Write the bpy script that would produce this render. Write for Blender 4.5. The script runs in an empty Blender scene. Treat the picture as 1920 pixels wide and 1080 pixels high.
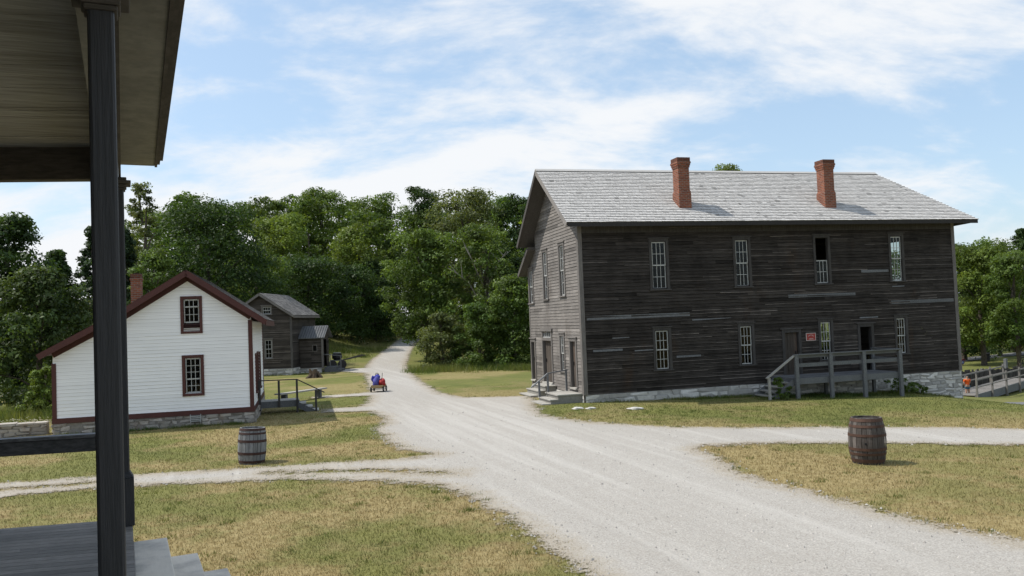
import bpy, bmesh, math, random
import numpy as np
from mathutils import Vector, Matrix
R = math.radians
rnd = random.Random(7)
col = bpy.context.scene.collection
scene = bpy.context.scene

# ---------------------------------------------------------------- camera
CAM_H, F_PX, PITCH, ROLL = 3.25, 1548.0, R(2.174), R(2.267)
cr, sr_, cp, sp = math.cos(ROLL), math.sin(ROLL), math.cos(PITCH), math.sin(PITCH)
fw = Vector((0, cp, sp)); up0 = Vector((0, -sp, cp)); ri0 = Vector((1, 0, 0))
c_right = ri0 * cr - up0 * sr_
c_up = ri0 * sr_ + up0 * cr
cam_d = bpy.data.cameras.new('camera'); cam = bpy.data.objects.new('camera', cam_d); col.objects.link(cam)
cam_d.sensor_width = 36.0; cam_d.lens = 36.0 * F_PX / 1920.0; cam_d.clip_end = 5000; cam_d.clip_start = 0.05
m = Matrix((c_right, c_up, -fw)).transposed().to_4x4(); m.translation = (0, 0, CAM_H); cam.matrix_world = m
scene.camera = cam

# ---------------------------------------------------------------- terrain
MX, MY, MTH = 2.585, 31.275, R(15.321)
WTH = R(14.2)
MU = (math.cos(MTH), math.sin(MTH))
TA = [-300, 0, 7.8, 14, 17.3, 20, 26.7, 33, 56, 100, 500]
TZ = [0, 0, -.22, -.46, -.97, -1.5, -2.27, -2.85, -3.3, -3.1, -3.0]
def ss(t):
    t = np.clip(t, 0, 1); return t * t * (3 - 2 * t)
def roadx(y): return np.interp(y, [0, 39, 55, 75, 100, 140], [0, -4, -8, -11, -12.5, -14])
def terr(x, y):
    x = np.asarray(x, float); y = np.asarray(y, float)
    a = (x - MX) * MU[0] + (y - MY) * MU[1]
    z = np.interp(a, TA, TZ)
    w = ss((20 - a) / 15)
    z = z + w * .0007 * np.clip(y - 55, 0, 60) ** 2 + w * .084 * np.clip(y - 115, 0, 60)
    z = z + w * 1.6 * ss((roadx(y) - 2 - x) / 9) * ss((y - 60) / 25)
    return z
def tz(x, y): return float(terr(x, y))

# ---------------------------------------------------------------- mesh builder
class MB:
    def __init__(self): self.v = []; self.f = []; self.t = []
    def face(self, pts, t=1.0):
        b = len(self.v); self.v.extend([tuple(p) for p in pts]); self.f.append(tuple(range(b, b + len(pts)))); self.t.append(t); return self
    def hexa(self, p, t=1.0):   # 8 points: bottom 0-3, top 4-7
        b = len(self.v); self.v.extend([tuple(q) for q in p])
        for q in ((3, 2, 1, 0), (4, 5, 6, 7), (0, 1, 5, 4), (1, 2, 6, 5), (2, 3, 7, 6), (3, 0, 4, 7)):
            self.f.append(tuple(b + i for i in q)); self.t.append(t)
        return self
    def box(self, a, c, t=1.0, P=None):
        (x0, y0, z0), (x1, y1, z1) = a, c
        P = P or (lambda x, y, z: (x, y, z))
        return self.hexa([P(x0, y0, z0), P(x1, y0, z0), P(x1, y1, z0), P(x0, y1, z0), P(x0, y0, z1), P(x1, y0, z1), P(x1, y1, z1), P(x0, y1, z1)], t)
    def beam(self, p, q, w, h, t=1.0, up=(0, 0, 1)):
        p = Vector(p); q = Vector(q); d = (q - p).normalized(); u = Vector(up)
        s = d.cross(u)
        if s.length < 1e-4: s = Vector((1, 0, 0))
        s.normalize(); n = s.cross(d).normalized()
        s = s * w / 2; n = n * h / 2
        return self.hexa([p - s - n, p + s - n, q + s - n, q - s - n, p - s + n, p + s + n, q + s + n, q - s + n], t)
    def tube(self, pts, rs, n=8, t=1.0, cap=True):
        rings = []
        for i, p in enumerate(pts):
            p = Vector(p); a = Vector(pts[max(i - 1, 0)]); c = Vector(pts[min(i + 1, len(pts) - 1)])
            d = (c - a).normalized(); s = d.cross(Vector((0, 0, 1)))
            if s.length < 1e-3: s = Vector((1, 0, 0))
            s.normalize(); u = s.cross(d); b = len(self.v)
            for k in range(n):
                an = 2 * math.pi * k / n; self.v.append(tuple(p + (s * math.cos(an) + u * math.sin(an)) * rs[i]))
            rings.append(b)
        for a, c in zip(rings[:-1], rings[1:]):
            for k in range(n):
                self.f.append((a + k, a + (k + 1) % n, c + (k + 1) % n, c + k)); self.t.append(t)
        if cap:
            self.f.append(tuple(rings[0] + k for k in range(n))[::-1]); self.t.append(t)
            self.f.append(tuple(rings[-1] + k for k in range(n))); self.t.append(t)
        return self
    def prism(self, poly, axis, a0, a1, t=1.0):   # poly of (s,z) extruded along axis 'x' or 'y'
        n = len(poly); b = len(self.v)
        for a in (a0, a1):
            for s, z in poly: self.v.append((a, s, z) if axis == 'x' else (s, a, z))
        self.f.append(tuple(b + i for i in range(n))); self.f.append(tuple(b + n + i for i in reversed(range(n)))); self.t += [t, t]
        for i in range(n):
            j = (i + 1) % n; self.f.append((b + i, b + n + i, b + n + j, b + j)); self.t.append(t)
        return self
    def slab(self, poly, dz, t=1.0):  # polygon of 3D points thickened downwards
        n = len(poly); b = len(self.v)
        for p in poly: self.v.append(tuple(p))
        for p in poly: self.v.append((p[0], p[1], p[2] - dz))
        self.f.append(tuple(b + i for i in range(n))); self.f.append(tuple(b + n + i for i in reversed(range(n)))); self.t += [t, t]
        for i in range(n):
            j = (i + 1) % n; self.f.append((b + i, b + n + i, b + n + j, b + j)); self.t.append(t)
        return self
    def build(self, name, mat, parent=None, smooth=False, bevel=0, label=None, loc=None):
        me = bpy.data.meshes.new(name); me.from_pydata(self.v, [], self.f); me.update()
        at = me.attributes.new('tint', 'FLOAT', 'FACE'); at.data.foreach_set('value', np.array(self.t, dtype=np.float32))
        me.materials.append(mat)
        if smooth: me.polygons.foreach_set('use_smooth', [True] * len(me.polygons))
        o = bpy.data.objects.new(name, me); col.objects.link(o)
        if parent: o.parent = parent
        if loc: o.location = loc
        if bevel:
            b = o.modifiers.new('Bevel', 'BEVEL'); b.width = bevel; b.segments = 2; b.limit_method = 'ANGLE'
        if label: o['label'] = label
        return o

def build_each(mb, name, mat, parent, label=None):
    """every separate piece of the builder becomes an object of its own"""
    root = list(range(len(mb.v)))
    def find(a):
        while root[a] != a: root[a] = root[root[a]]; a = root[a]
        return a
    for f in mb.f:
        for q in f[1:]: root[find(q)] = find(f[0])
    groups = {}
    for f, t in zip(mb.f, mb.t): groups.setdefault(find(f[0]), []).append((f, t))
    for fs in groups.values():
        ids = sorted({i for f, _ in fs for i in f}); mp = {i: k for k, i in enumerate(ids)}; n = MB()
        n.v = [mb.v[i] for i in ids]; n.f = [tuple(mp[i] for i in f) for f, _ in fs]; n.t = [t for _, t in fs]; n.build(name, mat, parent, label=label)

def np_mesh(name, verts, nface, k, tint, mat, parent=None):
    me = bpy.data.meshes.new(name); n = len(verts)
    me.vertices.add(n); me.vertices.foreach_set('co', np.ascontiguousarray(verts, dtype=np.float32).ravel())
    me.loops.add(nface * k); me.loops.foreach_set('vertex_index', np.arange(nface * k, dtype=np.int32))
    me.polygons.add(nface); me.polygons.foreach_set('loop_start', np.arange(nface, dtype=np.int32) * k)
    me.update(calc_edges=True)
    at = me.attributes.new('tint', 'FLOAT', 'FACE'); at.data.foreach_set('value', np.asarray(tint, dtype=np.float32))
    me.materials.append(mat)
    o = bpy.data.objects.new(name, me); col.objects.link(o)
    if parent: o.parent = parent
    return o

def tag(o, label=None, cat=None, group=None, kind=None):
    if label: o['label'] = label
    if cat: o['category'] = cat
    if group: o['group'] = group
    if kind: o['kind'] = kind
    return o
def thing(name, loc, rz, label, cat, group=None):
    o = bpy.data.objects.new(name, None); col.objects.link(o); o.location = loc; o.rotation_euler = (0, 0, rz); o.empty_display_size = .2
    return tag(o, label, cat, group)

# ---------------------------------------------------------------- materials
class NT:
    def __init__(self, name):
        self.m = bpy.data.materials.new(name); self.m.use_nodes = True; self.t = self.m.node_tree
        for n in list(self.t.nodes): self.t.nodes.remove(n)
        self.out = self.n('ShaderNodeOutputMaterial')
    def n(self, typ, **kw):
        n = self.t.nodes.new(typ)
        for k, v in kw.items(): setattr(n, k, v)
        return n
    def set(self, sock, v):
        if isinstance(v, bpy.types.NodeSocket): self.t.links.new(v, sock)
        elif isinstance(v, (tuple, list)) and len(v) == 3 and sock.type == 'RGBA': sock.default_value = (*v, 1)
        else: sock.default_value = v
    def math(self, op, a, b=0.0, c=None, clamp=False):
        n = self.n('ShaderNodeMath', operation=op, use_clamp=clamp); self.set(n.inputs[0], a); self.set(n.inputs[1], b)
        if c is not None: self.set(n.inputs[2], c)
        return n.outputs[0]
    def mix(self, fac, a, b, bt='MIX'):
        n = self.n('ShaderNodeMix', data_type='RGBA', blend_type=bt); self.set(n.inputs[0], fac); self.set(n.inputs[6], a); self.set(n.inputs[7], b); return n.outputs[2]
    def coords(self, scale=(1, 1, 1), rot=(0, 0, 0), kind='Object'):
        tc = self.n('ShaderNodeTexCoord'); mp = self.n('ShaderNodeMapping'); self.t.links.new(tc.outputs[kind], mp.inputs[0])
        mp.inputs['Scale'].default_value = scale; mp.inputs['Rotation'].default_value = rot; return mp.outputs[0]
    def noise(self, vec, scale=1.0, detail=4, rough=.55, dist=0.0):
        n = self.n('ShaderNodeTexNoise'); self.set(n.inputs['Vector'], vec); n.inputs['Scale'].default_value = scale
        n.inputs['Detail'].default_value = detail; n.inputs['Roughness'].default_value = rough; n.inputs['Distortion'].default_value = dist; return n.outputs['Fac']
    def ramp(self, fac, lo, hi, a=0.0, b=1.0):
        n = self.n('ShaderNodeMapRange', interpolation_type='SMOOTHSTEP'); self.set(n.inputs[0], fac)
        for i, x in ((1, lo), (2, hi), (3, a), (4, b)): n.inputs[i].default_value = x
        return n.outputs[0]
    def attr(self, name='tint'):
        return self.n('ShaderNodeAttribute', attribute_name=name).outputs['Fac']
    def tintmul(self, c, amt=1.0):
        a = self.attr(); cb = self.n('ShaderNodeCombineColor')
        for i in range(3): self.t.links.new(a, cb.inputs[i])
        return self.mix(amt, c, cb.outputs[0], 'MULTIPLY')
    def bump(self, h, strength=.3, dist=.02):
        b = self.n('ShaderNodeBump'); self.set(b.inputs['Height'], h); b.inputs['Strength'].default_value = strength; b.inputs['Distance'].default_value = dist; return b.outputs[0]
    def finish(self, colr, rough=.85, normal=None, spec=.25, metal=0.0):
        p = self.n('ShaderNodeBsdfPrincipled'); self.set(p.inputs['Base Color'], colr); self.set(p.inputs['Roughness'], rough)
        p.inputs['Specular IOR Level'].default_value = spec; p.inputs['Metallic'].default_value = metal
        if normal is not None: self.t.links.new(normal, p.inputs['Normal'])
        self.t.links.new(p.outputs[0], self.out.inputs[0]); return self.m

def wood(name, a, b, grain=(1, 1, 1), s=1.0, rough=.8, blot=.4, bump=.25, spec=.2, stain=None):
    """weathered wood: a/b two tones, grain = stretch per axis (small along the grain)"""
    k = NT(name); v = k.coords(grain)
    g = k.noise(v, 6 * s, 8, .7); blo = k.noise(k.coords((.5, .5, .5)), 2.2, 5, .6)
    c = k.mix(k.ramp(g, .3, .7), a, b)
    c = k.mix(k.math('MULTIPLY', k.ramp(blo, .4, .75), blot), c, tuple(x * .45 for x in a))
    if stain: c = k.mix(k.math('MULTIPLY', k.ramp(k.noise(k.coords((1, 1, .35)), .9, 5, .65), .55, .75), .6), c, stain)
    c = k.tintmul(c)
    return k.finish(c, rough, k.bump(g, bump, .01), spec)
GX, GY, GZ = (.35, 9, 14), (9, .35, 14), (10, 10, .4)
M = {}
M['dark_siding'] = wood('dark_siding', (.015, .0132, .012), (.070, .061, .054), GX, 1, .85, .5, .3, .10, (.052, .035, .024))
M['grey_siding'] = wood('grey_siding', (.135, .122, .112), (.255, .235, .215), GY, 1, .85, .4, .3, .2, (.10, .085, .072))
M['brown_siding'] = wood('brown_siding', (.038, .032, .027), (.085, .073, .063), GX, 1, .85, .5, .3, .2)
M['brown_siding_side'] = wood('brown_siding_side', (.038, .033, .029), (.085, .075, .067), GY, 1, .85, .5, .3, .2)
M['white_siding'] = wood('white_siding', (.80, .80, .81), (.87, .87, .87), (.3, 9, 9), 1, .6, .05, .08, .3)
M['white_siding_side'] = wood('white_siding_side', (.80, .80, .80), (.87, .87, .86), (9, .3, 9), 1, .6, .08, .08, .3)
M['dark_trim'] = wood('dark_trim', (.035, .032, .031), (.085, .08, .076), GZ, 1, .8, .3)
M['grey_trim'] = wood('grey_trim', (.11, .10, .094), (.21, .195, .18), GZ, 1, .85, .3)
M['pale_wood'] = wood('pale_wood', (.26, .25, .225), (.40, .385, .35), (4, 4, 4), 1, .85, .35)
M['bridge_wood'] = wood('bridge_wood', (.14, .13, .12), (.25, .235, .215), (4, 4, 4), 1, .85, .3)
M['silver_wood'] = wood('silver_wood', (.105, .108, .112), (.185, .19, .195), (4, 4, 4), 1, .85, .3)
M['soffit_wood'] = wood('soffit_wood', (.07, .064, .058), (.13, .12, .11), (3, 6, 6), 1, .85, .3)
M['maroon'] = wood('maroon_paint', (.070, .026, .023), (.094, .035, .030), (5, 5, 5), 1, .6, .25, .1, .3)
M['sash_paint'] = wood('sash_paint', (.34, .35, .34), (.50, .50, .48), (5, 5, 5), 1, .6, .2, .1, .3)
M['shingle'] = wood('shingle_wood', (.52, .505, .485), (.62, .605, .58), (14, 1.2, 1.2), 1, .85, .10, .25, .2)
M['dark_shingle'] = wood('dark_shingle_wood', (.12, .115, .11), (.22, .21, .20), (12, 1.2, 1.2), 1, .85, .3, .25, .2)
M['plank_door'] = wood('plank_door', (.05, .043, .036), (.12, .10, .085), (14, 14, .5), 1, .85, .4, .3, .2, (.09, .045, .025))
M['interior'] = wood('interior_wood', (.05, .045, .04), (.08, .07, .06), (1, 6, 6))
M['porch_dark'] = wood('porch_dark_paint', (.020, .021, .023), (.034, .034, .037), (9, 9, .5), 1.5, .5, .3, .35, .4)
M['porch_beam'] = wood('porch_beam_wood', (.06, .053, .044), (.11, .097, .08), (1, 1, 6), 1, .8, .5, .2, .2)
M['porch_soffit'] = wood('porch_soffit_wood', (.20, .193, .160), (.29, .278, .225), (1.2, 1.2, 1.2), 1, .8, .45, .15, .2, (.13, .10, .065))
M['porch_floor'] = wood('porch_floor_wood', (.175, .160, .145), (.28, .262, .24), (1.5, 6, 1), 1.3, .75, .4, .3, .25)
M['handrail_wood'] = wood('handrail_wood', (.05, .05, .052), (.12, .12, .12), (1, 6, 6), 1, .6, .3, .2, .3)

def ceiling_mat():
    k = NT('porch_ceiling_boards'); v = k.coords((.6, 14, 1)); g = k.noise(v, 3, 6, .65); b = k.noise(k.coords((.35, 2.2, 1)), 1.2, 5, .6)
    c = k.mix(k.ramp(g, .3, .7), (.28, .270, .238), (.44, .428, .385)); c = k.mix(k.math('MULTIPLY', k.ramp(b, .48, .75), .55), c, (.10, .09, .07))
    return k.finish(k.tintmul(c), .8, k.bump(g, .2, .01), .2)
M['ceiling'] = ceiling_mat()

def concrete():
    k = NT('worn_step_wood'); g = k.noise(k.coords((7, 1.2, 5)), 5, 8, .7); b = k.noise(k.coords((1, 1, 1)), 2.5, 5, .6)
    c = k.mix(g, (.60, .545, .47), (.77, .71, .62)); c = k.mix(k.math('MULTIPLY', k.ramp(b, .42, .7), .6), c, (.27, .255, .235))
    return k.finish(k.tintmul(c), .8, k.bump(g, .2, .01), .25)
M['step'] = concrete()

def stone():
    k = NT('rubble_stone'); n1 = k.noise(k.coords(), 9, 8, .65); n2 = k.noise(k.coords(), 2.5, 4, .6)
    c = k.mix(n1, (.22, .20, .175), (.46, .43, .39)); c = k.mix(k.math('MULTIPLY', k.ramp(n2, .5, .72), .5), c, (.30, .22, .16))
    return k.finish(k.tintmul(c), .9, k.bump(n1, .7, .03), .2)
M['stone'] = stone()
def pale_stone():
    k = NT('white_limestone'); n1 = k.noise(k.coords(), 7, 8, .65)
    c = k.mix(n1, (.40, .385, .355), (.68, .66, .62))
    return k.finish(k.tintmul(c), .9, k.bump(n1, .7, .03), .2)
M['pale_stone'] = pale_stone()

def brick():
    k = NT('red_brick'); tc = k.n('ShaderNodeTexCoord'); sx = k.n('ShaderNodeSeparateXYZ'); k.t.links.new(tc.outputs['Object'], sx.inputs[0])
    cb = k.n('ShaderNodeCombineXYZ'); k.t.links.new(k.math('ADD', sx.outputs[0], sx.outputs[1]), cb.inputs[0]); k.t.links.new(sx.outputs[2], cb.inputs[1])
    b = k.n('ShaderNodeTexBrick'); k.t.links.new(cb.outputs[0], b.inputs['Vector'])
    for nme, v in (('Color1', (.27, .085, .042, 1)), ('Color2', (.155, .050, .028, 1)), ('Mortar', (.22, .18, .15, 1)), ('Scale', 1.0), ('Mortar Size', .010), ('Brick Width', .20), ('Row Height', .07), ('Mortar Smooth', .2), ('Bias', 0.0)):
        b.inputs[nme].default_value = v
    n = k.noise(k.coords(), 7, 6, .65)
    c = k.mix(k.math('MULTIPLY', k.ramp(n, .45, .75), .5), b.outputs['Color'], (.13, .045, .03))
    h = k.math('SUBTRACT', 1.0, b.outputs['Fac'])
    return k.finish(k.tintmul(c), .9, k.bump(h, .6, .012), .2)
M['brick'] = brick()

def glass():
    k = NT('old_window_glass'); tr = k.n('ShaderNodeBsdfTransparent'); tr.inputs[0].default_value = (.50, .56, .54, 1)
    gl = k.n('ShaderNodeBsdfGlossy'); gl.inputs['Roughness'].default_value = .03
    wob = k.noise(k.coords((1, 1, 1)), 2.5, 2, .5); k.t.links.new(k.bump(wob, .12, .05), gl.inputs['Normal'])
    fr = k.n('ShaderNodeFresnel'); fr.inputs[0].default_value = 1.36
    mx = k.n('ShaderNodeMixShader'); k.t.links.new(fr.outputs[0], mx.inputs[0]); k.t.links.new(tr.outputs[0], mx.inputs[1]); k.t.links.new(gl.outputs[0], mx.inputs[2])
    k.t.links.new(mx.outputs[0], k.out.inputs[0]); return k.m
M['glass'] = glass()
def plain(name, c, rough=.6, metal=0.0, spec=.3, var=.25):
    k = NT(name); n = k.noise(k.coords(), 12, 5, .6)
    return k.finish(k.tintmul(k.mix(n, tuple(x * (1 - var) for x in c), tuple(x * (1 + var) for x in c))), rough, None, spec, metal)
M['sign_red'] = plain('red_sign_paint', (.32, .05, .04)); M['sign_pale'] = plain('pale_sign_paint', (.55, .48, .44))
M['black'] = plain('black_paint', (.012, .012, .014)); M['rust'] = plain('rusty_hoop', (.075, .041, .029), .75, 0, .3, .45)
M['rust_dark'] = plain('dark_rusty_hoop', (.05, .026, .022), .75, 0, .3, .4)
M['rubber'] = plain('black_rubber', (.015, .015, .016), .7); M['wagon_red'] = plain('red_cloth', (.30, .02, .02), .6)
M['wagon_tan'] = plain('tan_wood', (.33, .24, .12), .6); M['blue_cloth'] = plain('blue_cloth', (.045, .05, .30), .8, 0, .2)
M['blue_light'] = plain('violet_blue_cloth', (.085, .085, .30), .8, 0, .2)
M['skin'] = plain('skin', (.45, .27, .19), .6, 0, .3, .05); M['hair'] = plain('dark_hair', (.02, .014, .01), .6)
M['orange'] = plain('orange_cloth', (.75, .12, .02), .8, 0, .2, .08); M['teal'] = plain('teal_cloth', (.05, .12, .17), .8, 0, .2)
M['denim'] = plain('denim', (.05, .07, .13), .8, 0, .2); M['red_shirt'] = plain('dull_red_cloth', (.14, .03, .035), .8, 0, .2)
M['bark'] = wood('bark', (.06, .05, .04), (.13, .11, .09), (3, 3, .8), 1.5, .9, .4, .6)
M['pale_bark'] = wood('pale_bark', (.20, .185, .16), (.32, .30, .27), (3, 3, .8), 1.5, .9, .2, .4)
M['stump'] = wood('rotten_wood', (.06, .045, .032), (.15, .11, .08), (6, 6, .8), 2, .9, .5, .6)
M['stave_grey'] = wood('grey_stave', (.14, .145, .15), (.28, .285, .29), (9, 9, .6), 1, .8, .35, .3)
M['stave_brown'] = wood('brown_stave', (.075, .062, .055), (.15, .135, .125), (9, 9, .6), 1, .8, .6, .3)

def grass_color(k):
    v = k.coords((1, 1, 0)); sep = k.n('ShaderNodeSeparateXYZ'); k.t.links.new(k.coords(), sep.inputs[0])
    big = k.noise(v, .16, 3, .55, .4); mid = k.noise(v, .75, 4, .6); fine = k.noise(v, 5, 4, .65)
    s = k.math('ADD', k.math('MULTIPLY', big, 1.3), k.math('ADD', k.math('MULTIPLY', mid, .7), k.math('MULTIPLY', fine, .35)))
    g = k.ramp(s, 1.04, 1.36)
    far = k.math('ADD', k.ramp(sep.outputs[1], 17, 40, -.12, .30), k.math('MULTIPLY', k.ramp(sep.outputs[1], 21.5, 26, 0, .42), k.ramp(sep.outputs[0], -1, 4))); far = k.math('SUBTRACT', far, k.math('MULTIPLY', k.ramp(sep.outputs[0], 2.5, 5), k.ramp(sep.outputs[1], 22, 20, 0, .28)))
    wood_edge = k.ramp(sep.outputs[1], 58, 72, 0, .4)
    g = k.math('ADD', k.math('ADD', g, far), wood_edge, clamp=True)
    dry = k.mix(k.ramp(fine, .3, .7), (.248, .192, .086), (.358, .292, .148))
    grn = k.mix(k.ramp(mid, .3, .7), (.098, .124, .032), (.165, .176, .052))
    dry = k.mix(k.math('MULTIPLY', k.ramp(k.noise(v, 1.3, 5, .7), .56, .70), .55), dry, (.19, .138, .07))
    return k.mix(k.math('MULTIPLY', g, .9), dry, grn)
def ground_mat():
    k = NT('dry_lawn'); c = grass_color(k); f = k.noise(k.coords((1, 1, 1)), 26, 6, .7)
    c = k.mix(k.ramp(f, .25, .6), k.mix(1.0, c, (.62, .6, .55), 'MULTIPLY'), c)
    return k.finish(c, .95, k.bump(f, .5, .04), .1)
M['ground'] = ground_mat()
def blade_mat(name, amt=1.0):
    k = NT(name); c = k.tintmul(grass_color(k)); p = k.n('ShaderNodeBsdfPrincipled'); k.set(p.inputs['Base Color'], c); p.inputs['Roughness'].default_value = .7; p.inputs['Specular IOR Level'].default_value = .15
    t = k.n('ShaderNodeBsdfTranslucent'); k.set(t.inputs[0], c); mx = k.n('ShaderNodeMixShader'); mx.inputs[0].default_value = .35
    k.t.links.new(p.outputs[0], mx.inputs[1]); k.t.links.new(t.outputs[0], mx.inputs[2]); k.t.links.new(mx.outputs[0], k.out.inputs[0]); return k.m
M['blade'] = blade_mat('grass_blade')
def gravel():
    k = NT('limestone_gravel'); v = k.coords((1, 1, 1))
    f = k.noise(v, 38, 6, .75); f2 = k.noise(v, 11, 6, .75); m_ = k.noise(v, 1.7, 6, .7)
    def along_road(sc, ang):
        mp = k.n('ShaderNodeMapping'); k.t.links.new(k.coords((1, 1, 1), (0, 0, R(ang))), mp.inputs[0]); mp.inputs['Scale'].default_value = sc; return mp.outputs[0]
    b = k.noise(along_road((1.5, .06, 1), -19), 1.0, 7, .66, .3); b2 = k.noise(along_road((.8, .05, 1), -17), 1.3, 5, .62, .3)
    c = k.mix(k.ramp(f, .3, .7), (.255, .236, .210), (.50, .475, .435)); c = k.mix(k.math('MULTIPLY', k.ramp(f2, .48, .70), .45), c, (.29, .27, .245))
    c = k.mix(k.math('MULTIPLY', k.ramp(m_, .45, .72), .40), c, (.33, .305, .27)); c = k.mix(k.math('MULTIPLY', k.ramp(b, .46, .68), .27), c, (.60, .58, .545)); c = k.mix(k.math('MULTIPLY', k.ramp(b2, .50, .68), .24), c, (.31, .29, .262))
    vo = k.n('ShaderNodeTexVoronoi'); k.set(vo.inputs['Vector'], v); vo.inputs['Scale'].default_value = 22
    c = k.mix(k.math('MULTIPLY', k.ramp(vo.outputs['Distance'], .20, .02), .35), c, (.17, .16, .145))
    e0 = k.attr('edge_distance'); n1 = k.noise(v, 1.7, 6, .7); n2 = k.noise(v, 20, 4, .8)
    c = k.mix(k.math('MULTIPLY', k.ramp(k.math('ADD', e0, k.math('MULTIPLY', k.math('SUBTRACT', n1, .5), 1.2)), .75, .0), .55), c, (.30, .245, .165))
    p = k.n('ShaderNodeBsdfPrincipled'); k.set(p.inputs['Base Color'], c); p.inputs['Roughness'].default_value = .95; p.inputs['Specular IOR Level'].default_value = .1
    k.t.links.new(k.bump(f2, .55, .05), p.inputs['Normal'])
    e = k.math('ADD', e0, k.math('ADD', k.math('MULTIPLY', k.math('SUBTRACT', n1, .5), 1.3), k.math('MULTIPLY', k.math('SUBTRACT', n2, .5), 1.5)))
    a = k.ramp(e, -.05, .12); tr = k.n('ShaderNodeBsdfTransparent'); mx = k.n('ShaderNodeMixShader')
    k.t.links.new(a, mx.inputs[0]); k.t.links.new(tr.outputs[0], mx.inputs[1]); k.t.links.new(p.outputs[0], mx.inputs[2]); k.t.links.new(mx.outputs[0], k.out.inputs[0]); return k.m
M['gravel'] = gravel()
M['asphalt'] = plain('worn_asphalt', (.16, .16, .165), .9, 0, .1)
def leaf_mat(name, a, b):
    k = NT(name); oi = k.n('ShaderNodeObjectInfo'); n = k.noise(k.coords((1, 1, 1)), .35, 3, .6)
    c = k.mix(k.ramp(n, .35, .65), a, b); c = k.tintmul(c)
    p = k.n('ShaderNodeBsdfPrincipled'); k.set(p.inputs['Base Color'], c); p.inputs['Roughness'].default_value = .55; p.inputs['Specular IOR Level'].default_value = .25
    t = k.n('ShaderNodeBsdfTranslucent'); k.set(t.inputs[0], k.mix(1.0, c, (1.35, 1.3, .5), 'MULTIPLY')); mx = k.n('ShaderNodeMixShader'); mx.inputs[0].default_value = .38
    k.t.links.new(p.outputs[0], mx.inputs[1]); k.t.links.new(t.outputs[0], mx.inputs[2]); k.t.links.new(mx.outputs[0], k.out.inputs[0]); return k.m
M['leaf_dark'] = leaf_mat('dark_leaf', (0.03, 0.06, 0.015), (0.05, 0.088, 0.022))
M['leaf_mid'] = leaf_mat('mid_leaf', (0.07, 0.12, 0.025), (0.11, 0.16, 0.034))
M['leaf_light'] = leaf_mat('light_leaf', (.105, .158, .030), (.150, .200, .042))
M['leaf_olive'] = leaf_mat('olive_leaf', (0.092, 0.118, 0.04), (0.132, 0.155, 0.058))
M['leaf_fir'] = leaf_mat('fir_needle', (0.034, 0.062, 0.028), (0.05, 0.084, 0.036))
M['leaf_deep'] = leaf_mat('deep_green_leaf', (.046, .078, .022), (.072, .104, .030))
M['leaf_weed'] = leaf_mat('weed_leaf', (.07, .115, .025), (.17, .185, .06))
M['petal'] = plain('white_petal', (.7, .7, .66), .7)

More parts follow.
